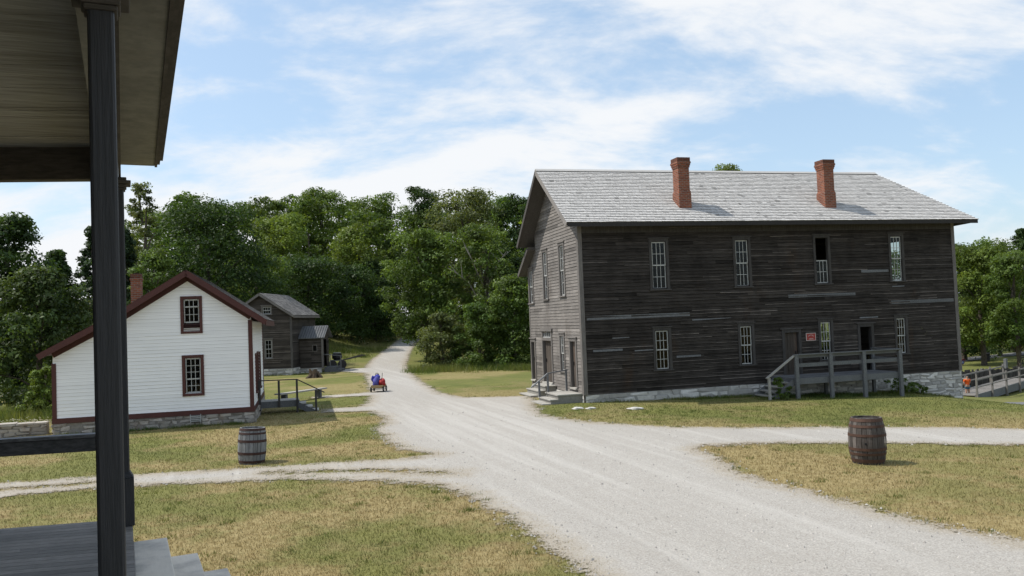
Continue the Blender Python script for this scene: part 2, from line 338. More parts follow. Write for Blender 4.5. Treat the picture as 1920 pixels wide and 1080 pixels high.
# ---------------------------------------------------------------- world and sun
SUN_AZ = math.atan2(-.995, .08); SUN_EL = R(56)
def make_world():
    w = bpy.data.worlds.new('World'); scene.world = w; w.use_nodes = True; t = w.node_tree
    for n in list(t.nodes): t.nodes.remove(n)
    k = NT.__new__(NT); k.t = t
    out = k.n('ShaderNodeOutputWorld'); bg = k.n('ShaderNodeBackground'); t.links.new(bg.outputs[0], out.inputs[0])
    sky = k.n('ShaderNodeTexSky', sky_type='NISHITA'); sky.sun_disc = False; sky.sun_elevation = SUN_EL; sky.sun_rotation = SUN_AZ
    sky.air_density = 1.0; sky.dust_density = 1.5; sky.ozone_density = 1.5
    tc = k.n('ShaderNodeTexCoord'); sx = k.n('ShaderNodeSeparateXYZ'); t.links.new(tc.outputs['Generated'], sx.inputs[0])
    X, Y, Z = sx.outputs
    zz = k.math('ADD', k.math('MAXIMUM', Z, 0.0), .42)
    cb = k.n('ShaderNodeCombineXYZ'); t.links.new(k.math('DIVIDE', X, zz), cb.inputs[0]); t.links.new(k.math('DIVIDE', Y, zz), cb.inputs[1])
    mp = k.n('ShaderNodeMapping'); t.links.new(cb.outputs[0], mp.inputs[0]); mp.inputs['Rotation'].default_value = (0, 0, R(-20)); mp.inputs['Scale'].default_value = (1.25, 2.3, 1); mp.inputs['Location'].default_value = (3.3, 1.7, 0)
    n1 = k.noise(mp.outputs[0], 2.1, 10, .60, .35); n2 = k.noise(mp.outputs[0], .8, 4, .55)
    # the band of cloud that runs up to the right, as bearing/height of the sky itself
    yy = k.math('MAXIMUM', k.math('ABSOLUTE', Y), .15); gx = k.math('DIVIDE', X, yy); gz = k.math('DIVIDE', Z, yy)
    line = k.math('SUBTRACT', gz, k.math('ADD', k.math('MULTIPLY', gx, .30), .205)); band = k.math('SUBTRACT', 1.0, k.math('DIVIDE', k.math('ABSOLUTE', line), .16))
    low = k.ramp(gz, .22, .10); left = k.ramp(gx, .1, -.2); lowleft = k.math('MULTIPLY', low, left)
    top = k.math('MULTIPLY', k.ramp(gz, .30, .40), .5)
    cov = k.math('ADD', k.math('MULTIPLY', k.math('MAXIMUM', band, 0.0), .15), k.math('ADD', k.math('MULTIPLY', lowleft, .22), k.math('MULTIPLY', top, .12)))
    s = k.math('ADD', k.math('ADD', k.math('MULTIPLY', n1, 1.0), k.math('MULTIPLY', n2, .55)), cov)
    mot = k.noise(mp.outputs[0], 6.5, 6, .6, .2); s = k.math('ADD', s, k.math('MULTIPLY', k.math('SUBTRACT', mot, .5), .34)); cloud = k.ramp(s, .74, 1.06)
    veil = k.math('ADD', k.math('MULTIPLY', cloud, .90), k.ramp(gz, .35, .0, .06, .10), clamp=True)
    skyc = k.mix(1.0, sky.outputs[0], (SKYMUL, SKYMUL, SKYMUL * 1.0), 'MULTIPLY')
    skyc = k.mix(.38, skyc, (5.0, 7.2, 9.2))
    c = k.mix(veil, skyc, CLOUD)
    t.links.new(c, bg.inputs[0]); bg.inputs[1].default_value = .08
SKYMUL = 1.7; CLOUD = (8.7, 8.9, 9.15)
make_world()
sd = bpy.data.lights.new('sun', 'SUN'); sd.energy = 3.3; sd.angle = R(.55); sd.color = (1.0, .95, .87)
so = bpy.data.objects.new('sun', sd); col.objects.link(so)
sdir = Vector((math.sin(SUN_AZ) * math.cos(SUN_EL), math.cos(SUN_AZ) * math.cos(SUN_EL), math.sin(SUN_EL)))
so.rotation_euler = sdir.to_track_quat('Z', 'Y').to_euler(); so.location = (-40, 10, 60)
vs = scene.view_settings; scene.display_settings.display_device = 'sRGB'; vs.view_transform = 'Standard'; vs.look = 'None'; vs.exposure = 0.42; vs.gamma = 1.0; vs.use_curve_mapping = False

# ---------------------------------------------------------------- ground and roads
def axis(lo, hi, seg):
    out = [lo]
    while out[-1] < hi:
        x = out[-1]; st = next(s for l, h, s in seg if l <= x < h); out.append(min(hi, x + st))
    return np.array(out)
def grid_mesh(name, xs, ys, dz, mat):
    X, Y = np.meshgrid(xs, ys); Z = terr(X, Y) + dz; nx, ny = len(xs), len(ys)
    V = np.stack([X, Y, Z], -1).reshape(-1, 3); idx = np.arange(nx * ny).reshape(ny, nx)
    Fc = np.stack([idx[:-1, :-1], idx[:-1, 1:], idx[1:, 1:], idx[1:, :-1]], -1).reshape(-1, 4)
    me = bpy.data.meshes.new(name); me.from_pydata(V.tolist(), [], Fc.tolist()); me.materials.append(mat); me.polygons.foreach_set('use_smooth', [True] * len(Fc))
    o = bpy.data.objects.new(name, me); col.objects.link(o); return o
xs = axis(-2000, 2000, [(-9999, -200, 150), (-200, -60, 10), (-60, 60, .8), (60, 200, 10), (200, 9999, 150)])
ys = axis(-300, 2500, [(-9999, -20, 40), (-20, 110, .8), (110, 200, 6), (200, 9999, 150)])
tag(grid_mesh('ground', xs, ys, 0, M['ground']), 'sun-dried mown lawn rolling between the buildings', 'ground', kind='structure')

ROAD = [(-14.1, 106), (-13.92, 97.31), (-13.24, 82.33), (-12.34, 70.05), (-11.3, 62.28), (-12.89, 61.44), (-14.58, 62.3), (-13.9, 60.4), (-12.24, 58.6), (-10.22, 56.04), (-8.23, 45.83), (-7.09, 39.9),
 (-9.35, 38.75), (-9.63, 38.6), (-9.35, 37.8), (-7.93, 37.9), (-6.78, 38.1), (-6.28, 34.83), (-6.21, 33.1), (-7.64, 32.75), (-7.4, 31.5), (-6.63, 31.3), (-5.59, 31.17), (-4.8, 29.24), (-4.36, 26.91), (-4.6, 25.77), (-4.08, 24.58),
 (-3.57, 22.65), (-2.88, 21.21), (-2.0, 20.3), (-2.96, 19.95), (-4.76, 19.8), (-6.17, 19.52), (-8.92, 19.23), (-10.42, 19.03), (-11.7, 18.73), (-20, 17.6), (-20, 15.9), (-12.15, 16.85), (-10.65, 17.05), (-9.63, 17.5), (-9.03, 17.7), (-8.12, 17.74),
 (-5.76, 17.8), (-4.75, 17.8), (-3.04, 17.25), (-1.87, 16.7), (-1.34, 16.06), (-.95, 15.51), (-.77, 14.82), (-.42, 13.98), (.02, 12.94), (.38, 11.75), (.68, 10.76), (.93, 9.86), (1.4, 8.38), (1.77, 5.6), (2.0, -8),
 (22, -8), (12, 4.5), (8.97, 7.6), (7.6, 9.57), (6.72, 11.2), (6.48, 11.65), (6.04, 12.24), (5.67, 13.18), (5.3, 14.17), (4.93, 15.26), (4.55, 15.96), (4.41, 16.95), (4.44, 18.39), (4.26, 19.67), (4.5, 20.02), (5.48, 20.05), (6.83, 20.1), (9.3, 19.8), (11.78, 19.38),
 (15.68, 18.4), (26, 15.5), (28, 18), (17.99, 21.2), (13.52, 22.25), (11.42, 22.85), (9.31, 23.05), (7.12, 23.2), (4.67, 23.55), (3.3, 24.53), (2.29, 25.47), (1.54, 26.51), (.91, 27.9), (.75, 30.77), (.7, 34.9), (-.86, 35.0), (-2.23, 35.4), (-3.35, 37.76), (-4.66, 43.31),
 (-6.43, 52.22), (-8.25, 62.87), (-9.8, 77.23), (-11.15, 92.91), (-11.39, 106)]
STRIPS = [[(-20, 16.75), (-11.3, 17.95), (-10.31, 18.15), (-9.29, 18.4)], [(-5.6, 18.75), (-4.22, 18.63), (-3.24, 18.48), (-2.48, 18.2), (-1.5, 17.8)]]
def seg_dist(px, py, pts, closed):
    d = np.full(px.shape, 1e9); n = len(pts)
    for i in range(n if closed else n - 1):
        ax, ay = pts[i]; bx, by = pts[(i + 1) % n]; ex, ey = bx - ax, by - ay
        t = np.clip(((px - ax) * ex + (py - ay) * ey) / (ex * ex + ey * ey), 0, 1)
        d = np.minimum(d, np.hypot(px - ax - t * ex, py - ay - t * ey))
    return d
def inside(px, py, pts):
    c = np.zeros(px.shape, bool); n = len(pts)
    for i in range(n):
        ax, ay = pts[i]; bx, by = pts[(i + 1) % n]
        if ay == by: continue
        c ^= ((ay > py) != (by > py)) & (px < (bx - ax) * (py - ay) / (by - ay) + ax)
    return c
def sdist(px, py, pts, strips=()):
    s = np.where(inside(px, py, pts), 1, -1) * seg_dist(px, py, pts, True)
    for st in strips: s = np.minimum(s, seg_dist(px, py, st, False) - .12)
    return s
def road_mesh(name, poly, step, dz, mat, strips=(), marg=.7):
    P = np.array(poly); xs = np.arange(P[:, 0].min() - 1, P[:, 0].max() + 1, step); ys = np.arange(P[:, 1].min() - 1, P[:, 1].max() + 1, step)
    X, Y = np.meshgrid(xs, ys); s = sdist(X.ravel(), Y.ravel(), poly, strips).reshape(X.shape); Z = terr(X, Y) + dz
    keep = np.maximum.reduce([s[:-1, :-1], s[1:, :-1], s[:-1, 1:], s[1:, 1:]]) > -marg
    idx = np.arange(X.size).reshape(X.shape); Fc = np.stack([idx[:-1, :-1], idx[:-1, 1:], idx[1:, 1:], idx[1:, :-1]], -1)[keep]
    u, inv = np.unique(Fc.ravel(), return_inverse=True); V = np.stack([X, Y, Z], -1).reshape(-1, 3)[u]
    me = bpy.data.meshes.new(name); me.from_pydata(V.tolist(), [], inv.reshape(-1, 4).tolist()); me.materials.append(mat)
    at = me.attributes.new('edge_distance', 'FLOAT', 'POINT'); at.data.foreach_set('value', s.ravel()[u].astype(np.float32))
    me.polygons.foreach_set('use_smooth', [True] * len(me.polygons))
    o = bpy.data.objects.new(name, me); col.objects.link(o); return o
tag(road_mesh('gravel_road', ROAD, .3, .02, M['gravel'], STRIPS), 'pale crushed limestone road that forks between the buildings and climbs into the woods', 'road', kind='structure')
# small far paths on the right
def ribbon(name, pts, w, dz, mat, label):
    mb = MB(); L = []
    for i, (x, y) in enumerate(pts):
        a = Vector(pts[max(0, i - 1)]); b = Vector(pts[min(len(pts) - 1, i + 1)]); d = (b - a).normalized(); L.append((x, y, Vector((-d.y, d.x))))
    for (x0, y0, n0), (x1, y1, n1) in zip(L[:-1], L[1:]):
        q = [(x0 - n0.x * w / 2, y0 - n0.y * w / 2), (x1 - n1.x * w / 2, y1 - n1.y * w / 2), (x1 + n1.x * w / 2, y1 + n1.y * w / 2), (x0 + n0.x * w / 2, y0 + n0.y * w / 2)]
        mb.face([(a, b, tz(a, b) + dz) for a, b in q])
    return tag(mb.build(name, mat), label, 'path', kind='structure')
def dense(pts, n=14):
    out = []
    for (a, b), (c, d) in zip(pts[:-1], pts[1:]):
        for i in range(n): out.append((a + (c - a) * i / n, b + (d - b) * i / n))
    return out + [pts[-1]]
ribbon('asphalt_path', dense([(21.6, 36.5), (26.3, 43.1), (31, 47), (44, 55)]), 1.5, .03, M['asphalt'], 'grey asphalt footpath sloping down past the end of the dark building')
ribbon('park_path', dense([(44, 88), (52, 94), (58.5, 97.5), (66, 102), (90, 112)]), 3.0, .04, M['asphalt'], 'grey paved path crossing the lawn beyond the tree trunks')
ribbon('limestone_path', dense([(19.0, 31.2), (24.0, 35.0), (30, 37.5)]), 1.2, .03, M['pale_stone'], 'pale limestone footpath at the right edge below the lawn')

# ---------------------------------------------------------------- building kit
PF = lambda s, o, z: (s, -o, z)          # front wall: s = x, out = -y
def PGL(x0): return lambda s, o, z: (x0 - o, s, z)   # wall facing -x
def PGR(x0): return lambda s, o, z: (x0 + o, s, z)   # wall facing +x
def PBK(y0): return lambda s, o, z: (s, y0 + o, z)   # back wall

def siding(mb, P, z0, z1, xf, holes, h, rng, proud=.022, warp=.008, tv=.25, worn=.0, lens=(1.6, 4.5), wob=.004, lip_shade=0.0):
    """clapboards: each board its own slanted face with a lip; xf(z) gives the wall's two ends"""
    n = int(round((z1 - z0) / h)); h = (z1 - z0) / n
    for i in range(n):
        a, b = z0 + i * h, z0 + (i + 1) * h
        (l0, r0), (l1, r1) = xf(a), xf(min(b, z1 - 1e-4))
        lo, hi = min(l0, l1), max(r0, r1)
        cuts = [(lo, hi)]
        for (s0, s1, c, d) in holes:
            if c < b - .3 * h and d > a + .3 * h:
                nx = []
                for p, q in cuts:
                    if s1 <= p or s0 >= q: nx.append((p, q))
                    else:
                        if s0 > p: nx.append((p, s0))
                        if s1 < q: nx.append((s1, q))
                cuts = nx
        for p, q in cuts:
            x = p
            while x < q - 1e-3:
                e = min(q, x + rng.uniform(*lens))
                if q - e < .5: e = q
                t = 1 + rng.uniform(-tv, tv)
                if tv > .1 and rng.random() < .1: t *= rng.choice((.65, 1.3))
                o0, o1 = proud + rng.uniform(0, warp), proud + rng.uniform(0, warp)
                w0, w1 = rng.uniform(-wob, wob), rng.uniform(-wob, wob)
                def cl(s, z):   # keep board tops inside sloping gables
                    l, r = xf(min(max(z, z0), z1 - 1e-4)); return min(max(s, l), r)
                zb0, zb1 = a + w0, a + w1; zt = b + .012
                lipz = .018
                lt = t * (rng.uniform(1.8, 4.6) if rng.random() < worn * (1.6 if z0 + i * h < 3.2 else .7) else rng.uniform(1.0, 1.25))
                A0, A1 = cl(x, a), cl(e, a); B0, B1 = cl(x, b), cl(e, b)
                mb.face([P(A0, o0, zb0), P(A1, o1, zb1), P(A1, o1 * .86, zb1 + lipz), P(A0, o0 * .86, zb0 + lipz)], lt)
                if lip_shade:   # dark joint line painted in for the shade under the board above
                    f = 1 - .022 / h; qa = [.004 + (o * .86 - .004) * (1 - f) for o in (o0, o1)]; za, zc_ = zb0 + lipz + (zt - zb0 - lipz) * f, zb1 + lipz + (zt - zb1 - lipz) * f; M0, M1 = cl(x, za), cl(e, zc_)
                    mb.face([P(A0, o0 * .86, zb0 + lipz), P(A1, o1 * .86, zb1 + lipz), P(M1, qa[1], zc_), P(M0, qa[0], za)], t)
                    mb.face([P(M0, qa[0], za), P(M1, qa[1], zc_), P(B1, .004, zt), P(B0, .004, zt)], t * lip_shade * rng.uniform(.75, 1.3))
                else: mb.face([P(A0, o0 * .86, zb0 + lipz), P(A1, o1 * .86, zb1 + lipz), P(B1, .004, zt), P(B0, .004, zt)], t)
                mb.face([P(A0, -.01, zb0), P(A1, -.01, zb1), P(A1, o1, zb1), P(A0, o0, zb0)], t)
                x = e
    return mb

def stones(mb, P, s0, s1, zb, zt, rng, size=(.22, .6), row=(.12, .24), proud=(.02, .07)):
    """rubble wall: separate rough blocks on a mortar backing; zb(s) is the ground line"""
    lowest = min(zb(s0), zb(s1)) - .25
    mb.face([P(s0, .015, lowest), P(s1, .015, lowest), P(s1, .015, zt), P(s0, .015, zt)], .62)
    z = zt
    while z > lowest:
        hh = rng.uniform(*row); x = s0
        while x < s1:
            w = rng.uniform(*size); e = min(s1, x + w)
            if s1 - e < .12: e = s1
            g = .010; j = lambda: rng.uniform(-.045, .045)
            o = rng.uniform(*proud); t = rng.uniform(.6, 1.25)
            q = [(x + g + j(), z - hh + g + j()), (e - g + j(), z - hh + g + j()), (e - g + j(), z - g + j()), (x + g + j(), z - g + j())]
            q = [(min(max(a, s0), s1), min(b, zt)) for a, b in q]
            cx = sum(a for a, _ in q) / 4; cz = sum(b for _, b in q) / 4
            fr = [P(a + (cx - a) * rng.uniform(.04, .3), o + rng.uniform(-.02, .02), b + (cz - b) * rng.uniform(.04, .3)) for a, b in q]; bk = [P(a, .0, b) for a, b in q]
            mb.face(fr, t)
            for k in range(4): mb.face([bk[k], bk[(k + 1) % 4], fr[(k + 1) % 4], fr[k]], t * .96)
            x = e
        z -= hh
    return mb

def shingles(mb, E, A, U, N, length, lo, hi, rng, exp=.14, w=(.09, .2), tv=.22, th=.016):
    E, A, U, N = Vector(E), Vector(A), Vector(U).normalized(), Vector(N).normalized(); n = int(math.ceil(length / exp))
    for i in range(n):
        t0, t1 = i * exp, min(length, (i + 1) * exp + .02)
        x = lo(t0); X1 = hi(t0)
        while x < X1:
            e = min(X1, x + rng.uniform(*w)); o = th + rng.uniform(0, .008); d = rng.uniform(-.008, .008); g = .003
            a1, b1 = max(x, lo(t1)), min(e, hi(t1))
            if b1 > a1 - .05:
                b1 = max(b1, a1 + .002)
                t = 1 + rng.uniform(-tv, tv)
                if rng.random() < .018: t *= rng.uniform(.5, .75)
                p = E + A * (x + g) + U * (t0 + d); q = E + A * (e - g) + U * (t0 + d)
                r_ = E + A * (b1 - g) + U * t1 + N * .004; s_ = E + A * (a1 + g) + U * t1 + N * .004
                mb.face([p + N * o, q + N * o, r_, s_], t); mb.face([p - N * .004, q - N * .004, q + N * o, p + N * o], t * .30)  # butt edge tinted dark to deepen the shadow line of each course
            x = e
    return mb

def window(parent, P, s0, s1, z0, z1, cols, rows, rows2, cas, casmat, sashmat, depth=.09, sill=True, head=True, label=None, bar=.019, open_gap=0, upper=True, headmat=None, mid=None):
    """rows above and below the meeting rail; casing part with sash, pane and sill sub-parts"""
    w = MB(); pr = .045
    w.box((s0 - cas, -.02, z0), (s0, pr, z1), 1, P).box((s1, -.02, z0), (s1 + cas, pr, z1), 1.05, P).box((s0 - cas, -.02, z1), (s1 + cas, pr, z1 + cas), .95, P)
    w.box((s0 - .002, -depth, z0), (s0 + .018, -.021, z1), .8, P).box((s1 - .018, -depth, z0), (s1 + .002, -.021, z1), .8, P).box((s0 + .019, -depth, z1 - .018), (s1 - .019, -.021, z1 + .002), .8, P)
    if head: w.box((s0 - cas - .05, -.02, z1 + cas + .002), (s1 + cas + .05, .075, z1 + cas + .04), 1.1, P)
    fr = w.build('window', casmat, parent, label=label)
    if sill: MB().box((s0 - cas - .04, -depth, z0 - .05), (s1 + cas + .04, .085, z0 - .002), 1.15, P).build('sill', casmat, fr)
    sh = MB(); zm = mid if mid else z0 + (z1 - z0) * rows2 / (rows + rows2); a, b = s0 + .02, s1 - .02; pn = MB()
    def sash(za, zb, rr, o):
        sh.box((a, o - .015, za), (a + .032, o + .015, zb), 1, P).box((b - .032, o - .015, za), (b, o + .015, zb), 1, P)
        sh.box((a + .041, o - .015, za), (b - .041, o + .015, za + .045), 1, P).box((a + .041, o - .015, zb - .04), (b - .041, o + .015, zb), 1, P)
        for i in range(1, cols):
            x = a + .04 + (b - a - .08) * i / cols; sh.box((x - bar / 2, o - .012, za + .046), (x + bar / 2, o + .012, zb - .041), 1, P)
        for i in range(1, rr):
            z = za + .04 + (zb - za - .08) * i / rr; sh.box((a + .042, o - .010, z - bar / 2), (b - .042, o + .010, z + bar / 2), 1, P)
        pn.face([P(a + .03, o, za + .03), P(b - .03, o, za + .03), P(b - .03, o, zb - .03), P(a + .03, o, zb - .03)])
    sash(z0 + .01, zm + .02, rows2, -.055)
    if upper: sash(zm - .02, z1 - .02, rows, -.02 - .005)
    sh.build('sash', sashmat, fr); pn.build('pane', M['glass'], fr)
    return fr

def chimney(parent, x, y, z0, z1, wx, wy, shoulder, corbel=.05, name='chimney', steps=3):
    c = MB(); c.box((x - wx * .06, y - wy * .06, z0), (x + wx * 1.06, y + wy * 1.06, shoulder), 1.0)
    c.hexa([(x - wx * .06, y - wy * .06, shoulder + .002), (x + wx * 1.06, y - wy * .06, shoulder + .002), (x + wx * 1.06, y + wy * 1.06, shoulder + .002), (x - wx * .06, y + wy * 1.06, shoulder + .002), (x, y, shoulder + .1), (x + wx, y, shoulder + .1), (x + wx, y + wy, shoulder + .1), (x, y + wy, shoulder + .1)], 1)
    zt = z1 - .08 * (steps + 2)
    c.box((x + .003, y + .003, shoulder + .1), (x + wx - .003, y + wy - .003, zt), 1.0)
    for i in range(steps):
        g = corbel * (i + 1) / steps; c.box((x - g, y - g, zt + .08 * i), (x + wx + g, y + wy + g, zt + .08 * (i + 1) - .003), .95)
    g = corbel; zc = zt + .08 * steps
    c.box((x - g + .02, y - g + .02, zc), (x + wx + g - .02, y + wy + g - .02, z1), .55)
    o = c.build(name, M['brick'], parent)
    MB().box((x + wx * .22, y + wy * .22, z1 + .002), (x + wx * .78, y + wy * .78, z1 + .03), 1).build('flue', M['black'], o)
    return o

# ---------------------------------------------------------------- the large weathered building
def timber_building():
    rng = random.Random(11)
    L, W, SB, SZ, RX = 17.28, 6.85, 5.6, .30, 15.9
    T = thing('timber_building', (MX, MY, 0), MTH, 'large two-storey weathered timber building with pale shingle roof and two brick chimneys', 'building')
    up = [(2.99, 3.60, 4.2, 6.06), (6.64, 7.22, 4.2, 6.08), (10.34, 10.93, 4.22, 6.12), (14.02, 14.57, 4.24, 6.14)]
    lo = [(2.99, 3.55, 1.08, 2.6), (6.68, 7.2, 1.08, 2.62), (10.38, 10.87, 1.05, 2.64), (14.1, 14.55, 1.16, 2.66)]
    doors = [(8.68, 9.32, .5, 2.27), (12.27, 12.82, .5, 2.36)]
    fh = [(a, b, c, d) for a, b, c, d in up + lo + doors]
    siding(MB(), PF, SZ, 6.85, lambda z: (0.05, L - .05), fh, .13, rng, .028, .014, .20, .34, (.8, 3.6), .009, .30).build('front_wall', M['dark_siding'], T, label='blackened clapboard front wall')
    # gable wall, facing left
    def gx(z):
        l = 0.05; r = 6.80
        if z > 5.5: r = min(r, 6.80 - (z - 5.5) * 1.45)
        if z > 6.32: r = SB
        if z > 7.0: r = min(SB, 2.95 + (9.22 - z) / .85)
        if z > 7.1: l = 2.95 - (9.22 - z) / .733
        return (max(.05, l), max(max(.05, l) + .005, r))
    gw = [(6.12, 6.70, 3.95, 5.42), (3.95, 4.50, 4.05, 6.08), (1.72, 2.28, 4.12, 6.16)]
    gl = (2.12, 2.60, 1.08, 2.5); gd = (3.75, 4.95, .5, 2.68); gs = (.74, 1.36, .5, 2.3); gt = (6.18, 6.70, .5, 2.2)
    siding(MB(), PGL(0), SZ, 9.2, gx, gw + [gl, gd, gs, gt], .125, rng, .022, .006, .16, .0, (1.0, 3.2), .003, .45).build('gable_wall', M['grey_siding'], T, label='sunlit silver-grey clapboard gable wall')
    bh = [(10.6, 11.6, 4.2, 6.3), (15.2, 16.2, 1.1, 2.9), (10.7, 11.7, 1.1, 2.7), (5, 5.6, 4.2, 6)]
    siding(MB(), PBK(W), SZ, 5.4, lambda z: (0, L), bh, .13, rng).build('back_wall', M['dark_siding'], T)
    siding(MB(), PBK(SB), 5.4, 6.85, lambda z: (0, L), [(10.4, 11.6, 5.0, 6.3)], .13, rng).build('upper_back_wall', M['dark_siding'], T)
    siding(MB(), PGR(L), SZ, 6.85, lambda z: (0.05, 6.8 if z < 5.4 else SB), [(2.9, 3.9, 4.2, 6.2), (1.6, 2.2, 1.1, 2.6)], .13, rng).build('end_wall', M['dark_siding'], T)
    fl = MB(); fl.box((.1, .15, .22), (L - .1, W - .1, .32)).box((.1, .15, 3.35), (L - .1, W - .1, 3.5)); fl.box((.1, .15, 6.7), (L - .1, SB - .1, 6.78))
    fl.box((8.0, .3, .33), (8.06, W - .2, 3.34)).box((8.0, .3, 3.51), (8.06, SB - .2, 6.69)); fl.build('floor', M['interior'], T)
    # trim
    t = MB()
    t.box((-.045, .052, SZ - .02), (-.002, .15, 6.95)).box((-.045, -.045, SZ - .02), (.12, .05, 6.72)); t.box((L - .12, -.045, SZ - .02), (L + .045, .1, 6.72)); t.box((-.03, 6.72, SZ - .02), (.05, 6.86, 5.45))
    build_each(t, 'corner_board', M['grey_trim'], T)
    MB().box((.121, -.038, 6.42), (L - .121, -.002, 6.74)).build('frieze_board', M['dark_trim'], T)
    # bare repair boards on the dark wall
    p = MB()
    for (a, b, z, h, tt) in ((.2, 4.5, 3.1, .15, 1.0), (8.96, 12.15, 3.68, .13, .85), (13.9, 17.1, 3.26, .15, .8), (12.5, 13.85, 4.62, .12, 1.0), (.4, 1.6, 1.88, .09, 1.0), (2.1, 3.0, 1.84, .07, 1.3), (3.85, 4.9, 1.5, .08, .9), (4.6, 6.3, 2.92, .06, 1.0), (12.3, 13.2, 2.72, .05, 1.2), (1.2, 1.9, 2.36, .07, 1.2), (14.0, 14.6, 3.98, .05, 1.0)):
        p.hexa([(a, -.034, z), (b, -.034, z + .01), (b, -.003, z + .01), (a, -.003, z), (a, -.024, z + h), (b, -.024, z + h), (b, -.003, z + h), (a, -.003, z + h)], tt)
    build_each(p, 'repair_board', M['silver_wood'], T, label='paler replacement board nailed over the dark siding')
    # roof: front slope hipped at the far end, rear slope, lean-to slope
    E0, RZ, RY = (-.65, -.62, 6.78), 9.35, 2.95; LE = (6.2, 6.58)
    HX = 18.03
    rf = MB()
    rf.slab([(-.65, -.62, 6.76), (HX, -.62, 6.76), (RX, RY, RZ - .02), (-.65, RY, RZ - .02)], .10, .8)
    rf.slab([(HX, -.63, 6.755), (HX, LE[0], LE[1] - .025), (RX, RY + .01, RZ - .025)], .10, .8)
    rf.slab([(-.65, RY + .012, RZ - .025), (RX, RY + .012, RZ - .025), (HX, LE[0], LE[1] - .03), (-.65, LE[0], LE[1] - .03)], .10, .8)
    roof = rf.build('roof', M['soffit_wood'], T)
    U = Vector((0, RY + .62, RZ - 6.78)); ln = U.length; N = Vector((0, -(RZ - 6.78), RY + .62)).normalized()
    sh = MB(); shingles(sh, (0, -.66, 6.755), (1, 0, 0), U, N, ln + .04, lambda q: -.68, lambda q: HX + .03 - (HX - RX) * q / ln, rng, .135, (.09, .24), .085, .030)
    U2 = Vector((0, RY - LE[0], RZ - LE[1])); N2 = Vector((0, RZ - LE[1], LE[0] - RY)).normalized()
    shingles(sh, (0, LE[0] + .03, LE[1] - .03), (1, 0, 0), U2, N2, U2.length + .04, lambda q: -.68, lambda q: HX + .03 - (HX - RX) * q / U2.length, rng, .28, (.2, .45), .26)
    U3 = Vector((RX - HX, 0, RZ - 6.78)); N3 = Vector((RZ - 6.78, 0, HX - RX)).normalized()
    shingles(sh, (HX + .03, 0, 6.76), (0, 1, 0), U3, N3, U3.length, lambda q: -.62 + (RY + .62) * q / U3.length, lambda q: LE[0] - (LE[0] - RY) * q / U3.length, rng, .2, (.1, .25), .26)
    sh.build('shingles', M['shingle'], roof)
    rc = MB(); rc.beam((-.68, RY - .05, RZ + .02), (RX, RY - .05, RZ + .02), .16, .03, .75, (0, -.6, .8)).beam((-.68, RY + .06, RZ + .02), (RX, RY + .06, RZ + .02), .16, .03, .75, (0, .6, .8))
    rc.build('ridge_cap', M['shingle'], roof)
    f = MB(); f.box((-.64, -.665, 6.60), (HX - .02, -.635, 6.745), .6)
    f.build('eave_fascia', M['dark_trim'], roof)
    f = MB(); f.beam((-.675, -.64, 6.67), (-.675, RY, RZ - .09), .035, .17, 1.5, (0, -.6, .8)).beam((-.675, RY + .02, RZ - .09), (-.675, LE[0], LE[1] - .11), .035, .17, .55, (0, .6, .8))
    f.build('rake_board', M['grey_trim'], roof)
    lr = MB(); lr.slab([(-.36, 5.55, 6.42), (L + .3, 5.55, 6.42), (L + .3, 7.2, 5.32), (-.36, 7.2, 5.32)], .12, .9); lr.beam((-.385, 5.6, 6.31), (-.385, 7.22, 5.23), .04, .17, 1.0, (0, .6, .8))
    lr.build('lean_to_roof', M['soffit_wood'], T)
    chimney(roof, 4.42, .22, 6.9, 9.43, .48, .5, 8.02, .06); chimney(roof, 11.12, .22, 6.9, 9.43, .48, .5, 8.02, .06)
    # foundation
    fz = lambda s: -float(np.interp(s, [0, 7.8, 14, 17.3], [0, .22, .46, .97])) - .1
    st = MB(); stones(st, PF, .02, 8, fz, SZ - .02, rng, (.3, .9), (.12, .24), (.02, .05)); stones(st, PF, 8, L + .02, lambda s: -1.2, SZ - .02, rng, (.25, .6), (.09, .17), (.02, .06))
    stones(st, PGL(-.02), 0, W, lambda s: -.1, SZ - .02, rng); stones(st, PGR(L + .02), 0, W, lambda s: -1.6, SZ - .02, rng, (.25, .6), (.09, .17))
    st.build('foundation', M['pale_stone'], T, label='rough pale limestone foundation, taller at the downhill end')
    # windows
    for i, (a, b, c, d) in enumerate(up):
        if i == 2: window(T, PF, a, b, c, d, 3, 2, 2, .11, M['dark_trim'], M['sash_paint'], label='upper window with its top sash missing', upper=False)
        else: window(T, PF, a, b, c, d, 3, 2, 2, .11, M['dark_trim'], M['sash_paint'])
    for a, b, c, d in lo: window(T, PF, a, b, c, d, 3, 2, 2, .11, M['dark_trim'], M['sash_paint'])
    for a, b, c, d in gw + [gl]: window(T, PGL(0), a, b, c, d, 2, 2, 2, .10, M['grey_trim'], M['sash_paint'], depth=.07)
    # doors
    def door(P, s0, s1, z0, z1, leaf, trim, label=None, recess=.06, head=True):
        w = MB(); w.box((s0 - .12, -.02, z0), (s0, .05, z1), 1, P).box((s1, -.02, z0), (s1 + .12, .05, z1), 1, P).box((s0 - .12, -.02, z1 + .001), (s1 + .12, .05, z1 + .13), 1, P)
        if head: w.box((s0 - .2, -.02, z1 + .132), (s1 + .2, .085, z1 + .18), 1.2, P)
        w.box((s0 - .002, -.14, z0), (s0 + .02, -.021, z1), .7, P).box((s1 - .02, -.14, z0), (s1 + .002, -.021, z1), .7, P)
        o = w.build('door_frame', trim, T, label=label)
        MB().box((s0 - .05, -.1, z0 - .06), (s1 + .05, .11, z0 - .002), 1.3, P).build('threshold', M['pale_wood'], o)
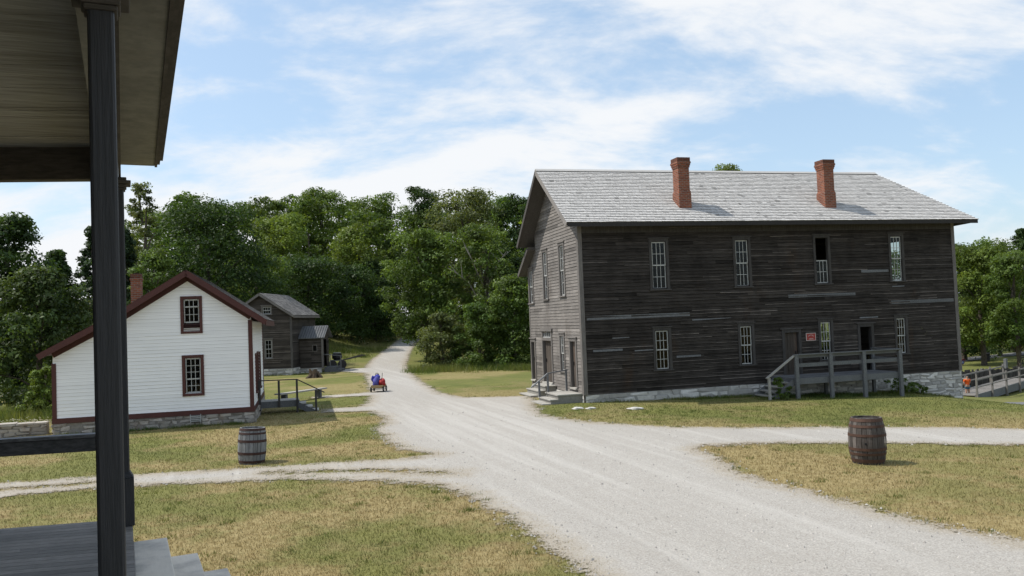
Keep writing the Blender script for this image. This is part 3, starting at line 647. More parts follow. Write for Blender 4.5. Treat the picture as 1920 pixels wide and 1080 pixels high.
        if leaf:
            n = max(3, int((s1 - s0) / .16)); q = MB()
            for i in range(n):
                a, b = s0 + .022 + (s1 - s0 - .044) * i / n, s0 + .022 + (s1 - s0 - .044) * (i + 1) / n
                q.box((a + .003, -recess - .04, z0), (b - .003, -recess + rng.uniform(-.006, .006), z1 - .01), rng.uniform(.75, 1.3), P)
            dl = q.build('door_leaf', M['plank_door'], o)
            MB().box((s1 - .13, -recess + .012, z0 + .85), (s1 - .1, -recess + .05, z0 + 1.0), 1, P).build('handle', M['black'], dl)
        return o
    door(PF, *doors[0], True, M['dark_trim'], 'closed plank door with rusty streaks'); door(PF, *doors[1], False, M['dark_trim'], 'open doorway, dark inside')
    o = door(PGL(0), gd[0], gd[1], .5, 2.28, True, M['grey_trim'], 'main plank door under a transom light', recess=.1, head=False)
    mb = MB(); P = PGL(0); a, b = gd[0], gd[1]
    mb.box((a - .12, -.02, 2.411), (a + .02, .05, 2.68), 1, P).box((b - .02, -.02, 2.411), (b + .12, .05, 2.68), 1, P).box((a - .2, -.02, 2.682), (b + .2, .09, 2.80), 1.1, P); mb.build('transom_frame', M['grey_trim'], o)
    mb = MB()
    for i in range(5): s = a + .03 + (b - a - .06) * i / 4; mb.box((s - .018, -.05, 2.43), (s + .018, -.025, 2.67), 1, P)
    mb.box((a + .02, -.05, 2.41), (b - .02, .02, 2.44), 1, P); mb.build('transom_sash', M['sash_paint'], o)
    MB().face([P(a, -.045, 2.42), P(b, -.045, 2.42), P(b, -.045, 2.68), P(a, -.045, 2.68)]).build('transom_pane', M['glass'], o)
    door(PGL(0), *gs, True, M['grey_trim'], 'narrow plank door at the right of the gable wall', recess=.08); door(PGL(0), *gt, True, M['grey_trim'], 'narrow plank door at the left of the gable wall', recess=.08)
    # notice board by the closed door
    s = MB(); s.box((9.69, -.05, 1.92), (10.10, -.03, 2.19)); so_ = s.build('notice_sign', M['sign_red'], T, label='small red notice with a pale border')
    b = MB(); b.box((9.67, -.056, 1.90), (10.12, -.031, 1.919)).box((9.67, -.056, 2.191), (10.12, -.031, 2.21)).box((9.67, -.056, 1.92), (9.689, -.031, 2.19)).box((10.101, -.056, 1.92), (10.12, -.031, 2.19)); b.build('border', M['sign_pale'], so_)
    b = MB()
    for i in range(9):
        an = R(150 - 15 * i); x, z = 9.895 + .125 * math.cos(an), 2.035 + .095 * math.sin(an); b.box((x - .010, -.054, z - .010), (x + .010, -.0505, z + .012))
    for i in range(7): b.box((9.80 + i * .029, -.054, 1.955), (9.82 + i * .029, -.0505, 1.985))
    b.build('lettering', M['sign_pale'], so_)
    # deck with ramped stair in front
    dz, y0 = .56, -1.62
    d = MB()
    for i in range(11): d.box((7.95, y0 + .148 * i, dz - .04), (12.78, y0 + .148 * i + .14, dz), rng.uniform(.8, 1.2))
    deck = d.build('deck', M['silver_wood'], T, label='grey plank deck on posts below the two front doors')
    MB().box((7.93, y0 - .045, dz - .24), (12.82, y0 - .004, dz - .01)).box((12.781, y0 - .003, dz - .24), (12.82, -.06, dz - .01)).box((7.95, y0, dz - .22), (8.0, -.08, dz - .042)).build('rim_joist', M['silver_wood'], deck)
    px = [8.02, 9.54, 11.05, 12.74]
    for x in px:
        MB().box((x - .075, y0 - .155, -.75), (x + .075, y0 - .047, 1.44)).build('post', M['silver_wood'], deck, bevel=.008)
    for x in (8.3, 10.3, 12.6): MB().box((x - .06, -.35, -.75), (x + .06, -.24, dz - .06)).build('back_post', M['silver_wood'], deck)
    MB().box((12.70, -.19, dz), (12.79, -.10, 1.46)).build('post', M['silver_wood'], deck)
    r_ = MB(); r_.box((7.93, y0 - .165, 1.442), (12.84, y0 - .02, 1.48)); r_.box((12.70, y0 - .019, 1.442), (12.84, -.06, 1.48)); r_.build('top_rail', M['silver_wood'], deck, label='weathered top rail')
    r_ = MB(); r_.box((8.0, y0 - .044, .98), (12.8, y0 - .008, 1.12)).box((8.0, y0 - .044, 1.32), (12.8, y0 - .008, 1.44)); r_.box((12.78, y0, .98), (12.82, -.1, 1.12)); r_.build('lower_rail', M['silver_wood'], deck)
    s = MB()
    for i in range(5):
        x = 7.72 - i * .24; z = dz - .16 * (i + 1); s.box((x - .02, y0 + .05, z - .04), (x + .25, -.35, z), rng.uniform(.9, 1.3))
    s.build('stair_treads', M['pale_wood'], deck)
    s = MB(); s.beam((7.95, y0 + .02, .42), (6.72, y0 + .02, -.42), .05, .22).beam((7.95, -.32, .42), (6.72, -.32, -.42), .05, .22); build_each(s, 'stringer', M['silver_wood'], deck)
    s = MB(); s.beam((8.0, y0 - .06, 1.46), (6.72, y0 - .06, .62), .12, .05).box((6.78, y0 - .1, -.4), (6.87, y0 - .02, .64)); s; s.build('stair_rail', M['pale_wood'], deck)
    # entrance steps at the gable
    s = MB(); s.box((-1.0, .18, -.1), (-.05, 1.66, .30), .7).box((-1.04, .14, .302), (-.045, 1.70, .345), 1.15)
    s.box((-1.3, .18, -.1), (-1.002, 1.66, .14), .8).box((-1.34, .14, .142), (-1.003, 1.70, .18), 1.15).box((-1.62, .18, -.1), (-1.302, 1.66, .0), .8).box((-1.66, .14, .002), (-1.303, 1.70, .04), 1.15)
    es = s.build('entrance_steps', M['pale_wood'], T, label='grey wooden steps and landing at the narrow right door')
    h = MB(); h.box((-.20, 1.57, .346), (-.13, 1.64, 1.16)).box((-.97, 1.57, .346), (-.90, 1.64, 1.05)).box((-1.33, 1.57, .181), (-1.26, 1.64, .78)); h.beam((-.1, 1.6, 1.17), (-.95, 1.6, 1.07), .07, .045).beam((-.93, 1.6, 1.07), (-1.62, 1.6, .56), .07, .045, 1.6)
    h.build('handrail', M['silver_wood'], es)
    s = MB(); s.box((-.5, 3.3, -.1), (-.05, 4.95, .40), .7).box((-.54, 3.26, .402), (-.045, 4.99, .44), 1.15).box((-.82, 3.3, -.1), (-.502, 4.95, .22), .8).box((-.86, 3.26, .222), (-.503, 4.99, .26), 1.15).box((-1.14, 3.3, -.1), (-.822, 4.95, .04), .8).box((-1.18, 3.26, .042), (-.823, 4.99, .08), 1.15)
    s.build('door_steps', M['pale_wood'], T, label='grey wooden steps at the main gable door')
    return T
timber_building()

# ---------------------------------------------------------------- white house
def white_house():
    rng = random.Random(5)
    T = thing('white_house', (-9.219, 29.035, 0), WTH, 'white clapboard house with maroon trim and a lean-to, left of the gravel road', 'house')
    D, SB, LW = 7.4, .56, -6.32; AX, AZ = -2.06, 5.38; KX, KZ = -4.3, 3.98
    top = lambda x: AZ - (x - AX) * .695 if x > AX else (AZ - (AX - x) * .625 if x > KX else KZ - (KX - x) * .528)
    wall_top = lambda x: top(x) - .20
    def gx(z):
        r = 0.0 if z < wall_top(0) else AX + (AZ - .20 - z) / .695
        l = LW if z < wall_top(LW) else (KX - (KZ - .2 - z) / .528 if z < KZ - .2 else AX - (AZ - .20 - z) / .625)
        return (l, max(r, l + .005))
    wu = (-2.22, -1.69, 3.56, 4.40); wl = (-2.21, -1.68, 1.14, 2.37)
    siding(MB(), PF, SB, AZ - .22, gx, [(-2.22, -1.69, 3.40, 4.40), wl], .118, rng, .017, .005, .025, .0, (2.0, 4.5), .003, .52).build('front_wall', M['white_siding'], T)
    sw = [(1.65, 2.15, .95, 2.30), (2.72, 3.5, .62, 2.32), (4.4, 5.0, .95, 2.28)]
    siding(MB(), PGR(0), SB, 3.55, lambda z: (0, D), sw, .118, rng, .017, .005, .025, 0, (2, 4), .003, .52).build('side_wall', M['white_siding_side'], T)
    siding(MB(), PGL(LW), SB, 2.5, lambda z: (0, D), [], .118, rng, .015, .004, .03).build('lean_to_wall', M['white_siding_side'], T)
    siding(MB(), PBK(D), SB, AZ - .22, gx, [], .118, rng, .015, .004, .03).build('back_wall', M['white_siding'], T)
    MB().box((LW + .1, .1, .48), (-.1, D - .1, .55)).box((LW + .1, .1, 2.55), (-.1, D - .1, 2.62)).build('floor', M['interior'], T)
    t = MB(); t.box((-.10, -.035, SB), (.036, -.001, 3.60)).box((.001, .0, SB), (.036, .10, 3.5)).box((.001, D - .1, SB), (.036, D + .03, 3.5)).box((LW - .036, -.035, SB), (LW + .10, -.001, 2.38)).box((LW - .036, .0, SB), (LW - .001, .1, 2.4))
    t.box((LW - .05, -.05, SB - .17), (.05, -.001, SB - .002)).box((.001, 0, SB - .17), (.05, D + .03, SB - .002)).box((LW - .05, 0, SB - .17), (LW - .001, D, SB - .002)); t.build('trim', M['maroon'], T, label='maroon corner and base boards')
    # roof
    F = -.34; B = D + .3; rf = MB(); pts = [(.52, top(.52)), (AX, AZ), (KX, KZ), (-6.68, top(-6.68))]
    for (xa, za), (xb, zb) in zip(pts[:-1], pts[1:]): rf.slab([(xa, F, za), (xa, B, za), (xb, B, zb), (xb, F, zb)], .09, .8)
    roof = rf.build('roof', M['maroon'], T)
    sh = MB()
    for (xa, za), (xb, zb) in zip(pts[:-1], pts[1:]):
        lowx, lowz, hix, hiz = (xa, za, xb, zb) if za < zb else (xb, zb, xa, za)
        U = Vector((hix - lowx, 0, hiz - lowz)); N = Vector((-(hiz - lowz), 0, hix - lowx)); N = N if N.z > 0 else -N
        shingles(sh, (lowx, 0, lowz + .003), (0, 1, 0), U, N, U.length, lambda q: F - .02, lambda q: B, rng, .16, (.1, .22), .2)
    sh.build('shingles', M['dark_shingle'], roof)
    f = MB()
    for (xa, za), (xb, zb) in zip(pts[:-1], pts[1:]): f.beam((xa, F - .022, za - .105), (xb, F - .022, zb - .105), .19, .04, 1.0, (0, 1, 0))
    f.box((.50, F, top(.52) - .21), (.53, B, top(.52) - .03)); f.build('rake_board', M['maroon'], roof)
    fr = MB()
    for xa, xb in ((0, AX), (AX, KX), (KX, LW)): fr.beam((xa, -.03, top(xa) - .25), (xb, -.03, top(xb) - .25), .20, .03, .8, (0, 1, 0))
    fr.build('frieze_board', M['maroon'], T)
    chimney(roof, -4.40, 2.75, 3.4, 5.5, .36, .36, 3.7, .02, steps=1)
    st = MB(); stones(st, PF, LW - .03, .05, lambda s: -.1, SB - .172, rng, (.2, .5), (.09, .19), (.02, .06)); stones(st, PGR(.03), 0, D, lambda s: -.1, SB - .172, rng); stones(st, PGL(LW - .03), 0, D, lambda s: -.1, SB - .172, rng)
    st.build('foundation', M['stone'], T, label='brownish rubble stone foundation')
    window(T, PF, *wu, 3, 1, 2, .09, M['maroon'], M['sash_paint'], head=False, label='gable window over a louvred panel', mid=4.12, sill=False)
    l = MB(); l.box((-2.31, -.02, 3.28), (-2.221, .045, 3.56), 1, PF).box((-1.689, -.02, 3.28), (-1.6, .045, 3.56), 1, PF).box((-2.31, -.02, 3.2), (-1.6, .045, 3.279), 1, PF)
    for i in range(5): z = 3.29 + i * .05; l.hexa([PF(-2.22, .03, z), PF(-1.69, .03, z), PF(-1.69, -.03, z + .03), PF(-2.22, -.03, z + .03), PF(-2.22, .03, z + .012), PF(-1.69, .03, z + .012), PF(-1.69, -.03, z + .042), PF(-2.22, -.03, z + .042)], .5)
    l.box((-2.22, -.06, 3.28), (-1.69, -.05, 3.56), .2, PF).build('louvre', M['maroon'], T)
    window(T, PF, *wl, 3, 3, 2, .09, M['maroon'], M['sash_paint'], head=False, sill=False)
    MB().box((-2.30, -.02, 1.05), (-1.59, .055, 1.138), 1, PF).build('window_sill', M['maroon'], T)
    P = PGR(0); window(T, P, *sw[0], 1, 2, 2, .07, M['maroon'], M['sash_paint'], head=False); window(T, P, *sw[2], 1, 2, 2, .07, M['maroon'], M['sash_paint'], head=False)
    d = MB(); d.box((2.64, -.02, .62), (2.719, .05, 2.32), 1, P).box((3.501, -.02, .62), (3.58, .05, 2.32), 1, P).box((2.64, -.02, 2.321), (3.58, .05, 2.4), 1, P); df = d.build('door_frame', M['maroon'], T)
    MB().box((2.72, -.08, .6), (3.5, -.04, 2.32), .7, P).build('door_leaf', M['maroon'], df)
    v = MB(); v.box((-2.05, .05, .16), (-1.74, .09, .40), .25, PF)
    for i in range(4): v.box((-2.05, .091, .18 + i * .055), (-1.74, .105, .205 + i * .055), 1, PF)
    v.box((-2.07, .05, .14), (-2.05, .11, .42), 1, PF).box((-1.74, .05, .14), (-1.72, .11, .42), 1, PF).build('foundation_vent', M['sash_paint'], T, label='white slatted vent in the stone base')
    # side stoop
    s = MB()
    for i in range(7): s.box((.06, 2.7 + .145 * i, .43), (1.52, 2.7 + .145 * i + .138, .475), rng.uniform(1.0, 1.5))
    stp = s.build('stoop', M['pale_wood'], T, label='small wooden stoop with a pipe handrail at the side door')
    MB().box((.06, 2.65, .23), (1.54, 2.696, .47), .9).box((1.495, 2.697, .23), (1.54, 3.7, .425), .9).build('rim_joist', M['silver_wood'], stp)
    for x, zt, zb in ((.09, 1.27, -.1), (.80, 1.25, .23), (1.47, 1.25, -.1), (2.17, .83, -.1)): MB().box((x - .04, 2.58, zb), (x + .04, 2.648, zt)).build('post', M['dark_trim'], stp)
    MB().tube([(.05, 2.61, 1.29), (1.48, 2.61, 1.27), (2.5, 2.61, .71)], [.022] * 3, 8).build('handrail', M['dark_trim'], stp)
    q = MB()
    for i in range(3): q.box((1.52 + .24 * i, 2.7, .30 - .15 * i), (1.80 + .24 * i, 3.65, .34 - .15 * i), 1.2)
    q.build('stair_treads', M['pale_wood'], stp); build_each(MB().beam((1.50, 2.7, .28), (2.34, 2.7, -.18), .05, .2, .8).beam((1.50, 3.62, .28), (2.34, 3.62, -.18), .05, .2, .8), 'stringer', M['silver_wood'], stp)
    return T
white_house()

# ---------------------------------------------------------------- small grey house
def grey_house():
    rng = random.Random(9)
    T = thing('grey_house', (-15.44, 57.48, .0), R(-2), 'small unpainted grey timber house with a porch annex, behind the white house', 'house')
    D, LW, SB, AX, AZ = 6.0, -4.3, .48, -2.12, 5.78
    top = lambda x: AZ - abs(x - AX) * .68
    def gx(z):
        w = min(2.12, max(.005, (AZ - .14 - z) / .68)); return (max(LW, AX - w - .06), min(0, AX + w))
    wa = (-2.0, -1.42, 4.28, 4.80); wl = (-1.9, -1.42, 1.2, 2.5)
    siding(MB(), PF, SB, AZ - .16, gx, [wa, wl], .14, rng, .022, .012, .3, .25, (1.2, 3), .006).build('front_wall', M['brown_siding'], T)
    siding(MB(), PGR(0), SB, 4.1, lambda z: (0, D), [], .14, rng, .022, .01, .3, .1).build('side_wall', M['brown_siding_side'], T)
    siding(MB(), PGL(LW), SB, 4.1, lambda z: (0, D), [], .14, rng).build('left_wall', M['brown_siding_side'], T); siding(MB(), PBK(D), SB, AZ - .16, gx, [], .14, rng).build('back_wall', M['brown_siding'], T)
    MB().box((LW + .1, .1, .4), (-.1, D - .1, .47)).box((LW + .1, .1, 3.0), (-.1, D - .1, 3.1)).build('floor', M['interior'], T)
    MB().box((-.1, -.04, SB), (.04, -.001, 4.05), 1.6).build('corner_board', M['dark_trim'], T)
    pts = [(.27, top(.27)), (AX, AZ), (LW - .27, top(LW - .27))]; rf = MB()
    for (xa, za), (xb, zb) in zip(pts[:-1], pts[1:]): rf.slab([(xa, -.3, za), (xa, D + .3, za), (xb, D + .3, zb), (xb, -.3, zb)], .1, .8)
    roof = rf.build('roof', M['soffit_wood'], T)
    sh = MB()
    for (xa, za), sg in ((pts[0], -1), (pts[2], 1)):
        U = Vector((AX - xa, 0, AZ - za)); N = Vector((AZ - za, 0, abs(AX - xa))) if sg < 0 else Vector((-(AZ - za), 0, abs(AX - xa)))
        shingles(sh, (xa, 0, za + .003), (0, 1, 0), U, N, U.length, lambda q: -.33, lambda q: D + .3, rng, .16, (.12, .3), .4)
    sh.build('shingles', M['dark_shingle'], roof)
    f = MB(); f.beam((.29, -.32, top(.27) - .1), (AX, -.32, AZ - .1), .16, .04, 1.1, (0, 1, 0)).beam((AX, -.32, AZ - .1), (LW - .29, -.32, top(.27) - .1), .16, .04, 1.1, (0, 1, 0)).box((.26, -.3, top(.27) - .2), (.29, D + .3, top(.27) - .03), 1.1); f.build('rake_board', M['grey_trim'], roof)
    window(T, PF, *wa, 3, 1, 1, .08, M['grey_trim'], M['sash_paint'], label='small attic window'); window(T, PF, *wl, 2, 2, 2, .08, M['grey_trim'], M['sash_paint'])
    st = MB(); stones(st, PF, LW, .03, lambda s: -.1, SB - .01, rng, (.25, .7), (.1, .2)); stones(st, PGR(.02), 0, D, lambda s: -.1, SB - .01, rng); st.build('foundation', M['pale_stone'], T)
    # annex
    A0, A1, Y0, Y1 = .04, 1.62, 1.6, 3.6; PA = lambda s, o, z: (s, Y0 - o, z)
    a = MB(); siding(a, PA, .35, 2.52, lambda z: (A0, A1), [(1.02, 1.28, 1.55, 1.95)], .14, rng, .022, .01, .3, .15, (.8, 1.6)); ax = a.build('annex', M['brown_siding'], T, label='low porch annex on the right side')
    e = MB(); siding(e, PGR(A1), .35, 2.5, lambda z: (Y0, Y1), [(2.2, 2.9, .4, 2.3)], .14, rng); siding(e, PBK(Y1), .35, 2.5, lambda z: (A0, A1), [], .14, rng); e.build('annex_end_wall', M['brown_siding_side'], ax)
    g = MB(); g.slab([(-.0, Y0 - .2, 2.5), (A1 + .28, Y0 - .2, 2.5), (A1 + .28, 2.6, 3.34), (-.0, 2.6, 3.34)], .05, 1); g.slab([(0, 2.602, 3.335), (A1 + .28, 2.602, 3.335), (A1 + .28, Y1 + .2, 2.5), (0, Y1 + .2, 2.5)], .05, 1)
    for i in range(11): x = .02 + i * .178; g.beam((x, Y0 - .21, 2.51), (x, 2.58, 3.355), .04, .03, .6, (0, -.6, .8))
    g.build('annex_roof', M['silver_wood'], ax)
    g = MB(); g.face([(A1 + .02, Y0, 2.5), (A1 + .02, Y1, 2.5), (A1 + .02, 2.6, 3.28)]).build('annex_gable', M['brown_siding_side'], ax)
    MB().box((.98, -.03, 1.51), (1.32, .03, 1.55), 1, PA).box((.98, -.03, 1.951), (1.32, .03, 1.99), 1, PA).box((.98, -.03, 1.55), (1.02, .03, 1.95), 1, PA).box((1.28, -.03, 1.55), (1.32, .03, 1.95), 1, PA).box((1.02, -.2, 1.55), (1.28, -.19, 1.95), .1, PA).build('annex_window', M['grey_trim'], ax)
    MB().box((A1 + .02, Y0 - .1, .3), (A1 + .14, Y0 + .02, 2.55)).build('annex_post', M['grey_trim'], ax)
    st = MB(); stones(st, PA, A0, A1, lambda s: 0, .35, rng, (.3, .7), (.1, .2)); st.build('annex_foundation', M['pale_stone'], ax)
    s = MB(); s.box((A1 + .15, 1.7, -.1), (A1 + .95, 3.1, .38), .8).box((A1 + .952, 1.7, -.1), (A1 + 1.3, 3.1, .2), .8); q = s.build('porch_steps', M['silver_wood'], T)
    MB().box((A1 + .55, 1.66, .38), (A1 + .61, 1.72, 1.25)).box((A1 + 1.32, 1.66, 0), (A1 + 1.38, 1.72, 1.15)).beam((A1 + .1, 1.69, 1.3), (A1 + 1.45, 1.69, 1.13), .05, .05).build('handrail', M['silver_wood'], q)
    return T
grey_house()

# ---------------------------------------------------------------- the porch we stand on
def porch():
    rng = random.Random(3)
    TH = R(25.3); Sx, Sy = -math.sin(TH), math.cos(TH)       # along the deck edge, away from the camera
    T = thing('store_porch', (.05, 0, 0), TH, 'dark-posted wooden porch of the near building, seen from on its deck', 'porch')
    # local frame: y runs along the deck edge, x < 0 is under the roof; the far end is skewed a little
    DZ, YE, SK = 1.65, 8.02, -.085
    def far(x): return YE - x * .27   # far end line (not square to the edge)
    CZ = 4.87
    d = MB(); y = -2.2; bw = .105
    # boards run across the porch, following the far end line
    def fl(x, yy): return (x, yy - x * .27)
    yy = -1.0
    while yy < YE - .01:
        e = min(YE, yy + bw); t = rng.uniform(.85, 1.15); xs_ = [0.0, -rng.uniform(.6, 1.6), -3.4]
        for a, b in zip(xs_[:-1], xs_[1:]):
            t = rng.uniform(.82, 1.18)
            p = [fl(a - .002, yy + .003), fl(a - .002, e - .003), fl(b, e - .003), fl(b, yy + .003)]
            d.hexa([(q[0], q[1], DZ - .04) for q in p] + [(q[0], q[1], DZ) for q in p], t)
        yy = e
    deck = d.build('deck', M['porch_floor'], T, label='grey plank porch floor')
    sk = MB(); sk.box((-.05, -1, -.1), (-.012, YE - .03, DZ - .042)); a, b = fl(-.05, YE), fl(-3.4, YE); sk.beam((a[0], a[1] - .05, .8), (b[0], b[1] - .05, .8), .04, 1.66); sk.build('skirt_boards', M['porch_dark'], deck)
    # posts
    for y in (3.5, 7.82):
        x = -.098 if y < 5 else -.07
        yl = y if y < 5 else y - .03
        w = .047 if y < 5 else .055
        k_ = w / .0625
        pm = MB(); pm.box((x - w, yl - w, DZ), (x + w, yl + w, 4.53)); po = pm.build('post', M['porch_dark'], T, bevel=.012)
        bm = MB(); bm.box((x - .085, yl - .085, DZ + .001), (x + .085, yl + .085, DZ + .40)); bm.hexa([(x - .085, yl - .085, DZ + .401), (x + .085, yl - .085, DZ + .401), (x + .085, yl + .085, DZ + .401), (x - .085, yl + .085, DZ + .401)] + [(x + i * (w + .002), yl + j * (w + .002), DZ + .45) for i, j in ((-1, -1), (1, -1), (1, 1), (-1, 1))]); bm.build('post_base', M['porch_dark'], po, bevel=.006)
        cm = MB(); q1, q2, q3 = w + .012, w + .022, w + .055
        cm.box((x - q1, yl - q1, 4.48), (x + q1, yl + q1, 4.50)).box((x - q2, yl - q2, 4.501), (x + q2, yl + q2, 4.53)).box((x - q3, yl - q3, 4.531), (x + q3, yl + q3, 4.558)).box((x - q2, yl - q2, 4.559), (x + q2, yl + q2, 4.588)); cm.build('capital', M['porch_beam'], po, bevel=.005)
    # beams
    b = MB(); b.box((-.195, -1, 4.59), (-.055, YE - .08, CZ - .002)); b.build('front_beam', M['porch_soffit'], T)
    b = MB(); b.box((-.054, -1, 4.60), (-.035, YE - .06, 4.745)); b.build('beam_moulding', M['porch_beam'], T)
    a, c = fl(-.216, YE - .13), fl(-3.4, YE - .13); b = MB(); b.beam((a[0], a[1], 4.73), (c[0], c[1], 4.73), .13, .276); b.build('end_beam', M['porch_beam'], T)
    # ceiling boards
    cm = MB(); yy = -1.0
    while yy < YE - .2:
        e = yy + .085; p = [fl(-.196, yy + .0015), fl(-.196, e - .0015), fl(-3.4, e - .0015), fl(-3.4, yy + .0015)]
        cm.hexa([(q[0], q[1], CZ + rng.uniform(0, .004)) for q in p] + [(q[0], q[1], CZ + .03) for q in p], rng.uniform(.85, 1.12)); yy = e
    cm.build('ceiling', M['ceiling'], T, label='olive-grey beadboard porch ceiling')
    # eave: soffit, mouldings, gutter board, roof
    e = MB(); e.box((-.034, -1, 4.746), (.20, YE - .02, 4.77)); e.build('eave_soffit', M['porch_soffit'], T)
    e = MB(); e.box((.201, -1, 4.735), (.222, YE - .02, 4.80)).box((.223, -1, 4.765), (.245, YE + .01, 4.85)).box((.246, -1, 4.805), (.272, YE + .03, 4.90)); e.build('eave_fascia', M['porch_beam'], T)
    for o_ in T.children:
        if o_.name.startswith('eave_'):   # the eave board runs a touch out of line with the deck
            for v_ in o_.data.vertices: v_.co.x += (v_.co.y - 5.6) * .016 if v_.co.x > .1 else 0
    a = fl(-3.4, YE); r = MB()
    r.hexa([(.18, -1, 4.90), (.30, YE + .05, 4.90), (a[0], a[1] + .05, 4.95), (-3.4, -1, 4.95), (.18, -1, 4.93), (.30, YE + .05, 4.93), (a[0], a[1] + .05, 6.2), (-3.4, -1, 6.2)])
    r.build('roof', M['dark_shingle'], T)
    # handrail at the far end
    a, c = fl(-.20, YE - .12), fl(-3.4, YE - .12); h = MB(); h.beam((a[0], a[1], 2.33), (c[0], c[1], 2.33), .07, .115); h.beam((a[0], a[1], 2.405), (c[0], c[1], 2.405), .12, .03, 1.8); h.build('handrail', M['handrail_wood'], T, bevel=.006)
    # steps down from the deck edge
    for i in range(5):
        z = DZ - .165 * (i + 1); x0 = .0 + .243 * i; s = MB()
        o = -.02 * i
        s.box((x0, -1, z - .045), (x0 + .265, YE - .16 + o, z)); s.box((x0 + .215, -1, -.1), (x0 + .242, YE - .20 + o, z - .046), .7); s.box((x0, YE - .24 + o, -.1), (x0 + .214, YE - .20 + o, z - .046), .7)
        s.build('step', M['step'], T, bevel=.008)
    # unseen house behind, with siding; length and height shaped to shade deck and steps
    w = MB(); siding(w, lambda s, o, z: (-3.4 + o, s, z), .4, 9.2, lambda z: (-3, 10.6), [], .13, rng); w.build('unseen_house_wall', M['brown_siding_side'], T)
    w = MB(); w.prism([(-3.45, 0), (-9, 0), (-9, 9.2), (-6.2, 11), (-3.45, 9.2)], 'y', -3, 10.6); w.build('unseen_house_body', M['brown_siding'], T)
    return T
porch()

# ---------------------------------------------------------------- barrels, wagon, stump, rocks
def barrel(x, y, rz, tilt, H, r0, r1, stave, hoopm, heights, label, seed):
    rng = random.Random(seed); T = thing('barrel', (x, y, tz(x, y) - .01), rz, label, 'barrel', 'wooden barrels on the lawn'); T.rotation_euler = (tilt[0], tilt[1], rz)
    prof = lambda t: r0 + (r1 - r0) * (1 - (2 * t - 1) ** 2)
    n = 22; b = MB(); K = 12
    for i in range(n):
        a0, a1 = 2 * math.pi * i / n + .012, 2 * math.pi * (i + 1) / n - .012; t = rng.uniform(.6, 1.35); off = rng.uniform(-.003, .003)
        for k in range(K):
            q = []
            for tt, an in ((k / K, a0), (k / K, a1), ((k + 1) / K, a1), ((k + 1) / K, a0)): rr = prof(tt) + off; q.append((rr * math.cos(an), rr * math.sin(an), tt * H))
            b.face(q, t)
        rr = prof(1) + off; b.face([(rr * math.cos(a0), rr * math.sin(a0), H), (rr * math.cos(a1), rr * math.sin(a1), H), ((rr - .03) * math.cos(a1), (rr - .03) * math.sin(a1), H), ((rr - .03) * math.cos(a0), (rr - .03) * math.sin(a0), H)], t)
        b.face([((rr - .03) * math.cos(a0), (rr - .03) * math.sin(a0), H), ((rr - .03) * math.cos(a1), (rr - .03) * math.sin(a1), H), ((rr - .03) * math.cos(a1), (rr - .03) * math.sin(a1), H - .06), ((rr - .03) * math.cos(a0), (rr - .03) * math.sin(a0), H - .06)], t * .7)
    body = b.build('staves', stave, T)
    MB().tube([(0, 0, H - .055), (0, 0, H - .04)], [prof(1) - .028] * 2, 24, .6).build('lid', stave, T)
    MB().tube([(0, 0, .02), (0, 0, H - .06)], [prof(.0) - .012] * 2, 20, .15).build('inner_shell', stave, T)
    for z0, z1 in heights:
        h = MB(); N_ = 32
        for i in range(N_):
            a0, a1 = 2 * math.pi * i / N_, 2 * math.pi * (i + 1) / N_; ra, rb = prof(z0) + .007, prof(z1) + .007
            h.face([(ra * math.cos(a0), ra * math.sin(a0), z0 * H), (ra * math.cos(a1), ra * math.sin(a1), z0 * H), (rb * math.cos(a1), rb * math.sin(a1), z1 * H), (rb * math.cos(a0), rb * math.sin(a0), z1 * H)], rng.uniform(.85, 1.15))
            for rr, zz in ((ra, z0), (rb, z1)): h.face([(rr * math.cos(a0), rr * math.sin(a0), zz * H), (rr * math.cos(a1), rr * math.sin(a1), zz * H), ((rr - .012) * math.cos(a1), (rr - .012) * math.sin(a1), zz * H), ((rr - .012) * math.cos(a0), (rr - .012) * math.sin(a0), zz * H)], .8)
        h.build('hoop', hoopm, T)
    bo = MB(); an = R(-135) if r1 > .35 else R(60); rr = prof(.47) + .002; bo.tube([(rr * math.cos(an) * .98, rr * math.sin(an) * .98, .47 * H), (rr * math.cos(an) * 1.01, rr * math.sin(an) * 1.01, .47 * H)], [.022, .022], 10); bo.build('bung_hole', M['black'], T)
    return T
barrel(7.26, 17.3, .3, (R(-.5), R(.5)), .96, .30, .372, M['stave_brown'], M['rust'], [(.925, .99), (.80, .855), (.61, .665), (.31, .37), (.21, .265), (.06, .13)], 'brown wooden barrel with rusty hoops on the dry lawn at the right', 1)
barrel(-6.52, 20.3, 1.1, (R(1.5), R(2.5)), .87, .295, .335, M['stave_grey'], M['rust_dark'], [(.935, .995), (.83, .88), (.61, .68), (.27, .34), (.04, .11)], 'grey weathered barrel with dark hoops on the lawn in front of the white house', 2)

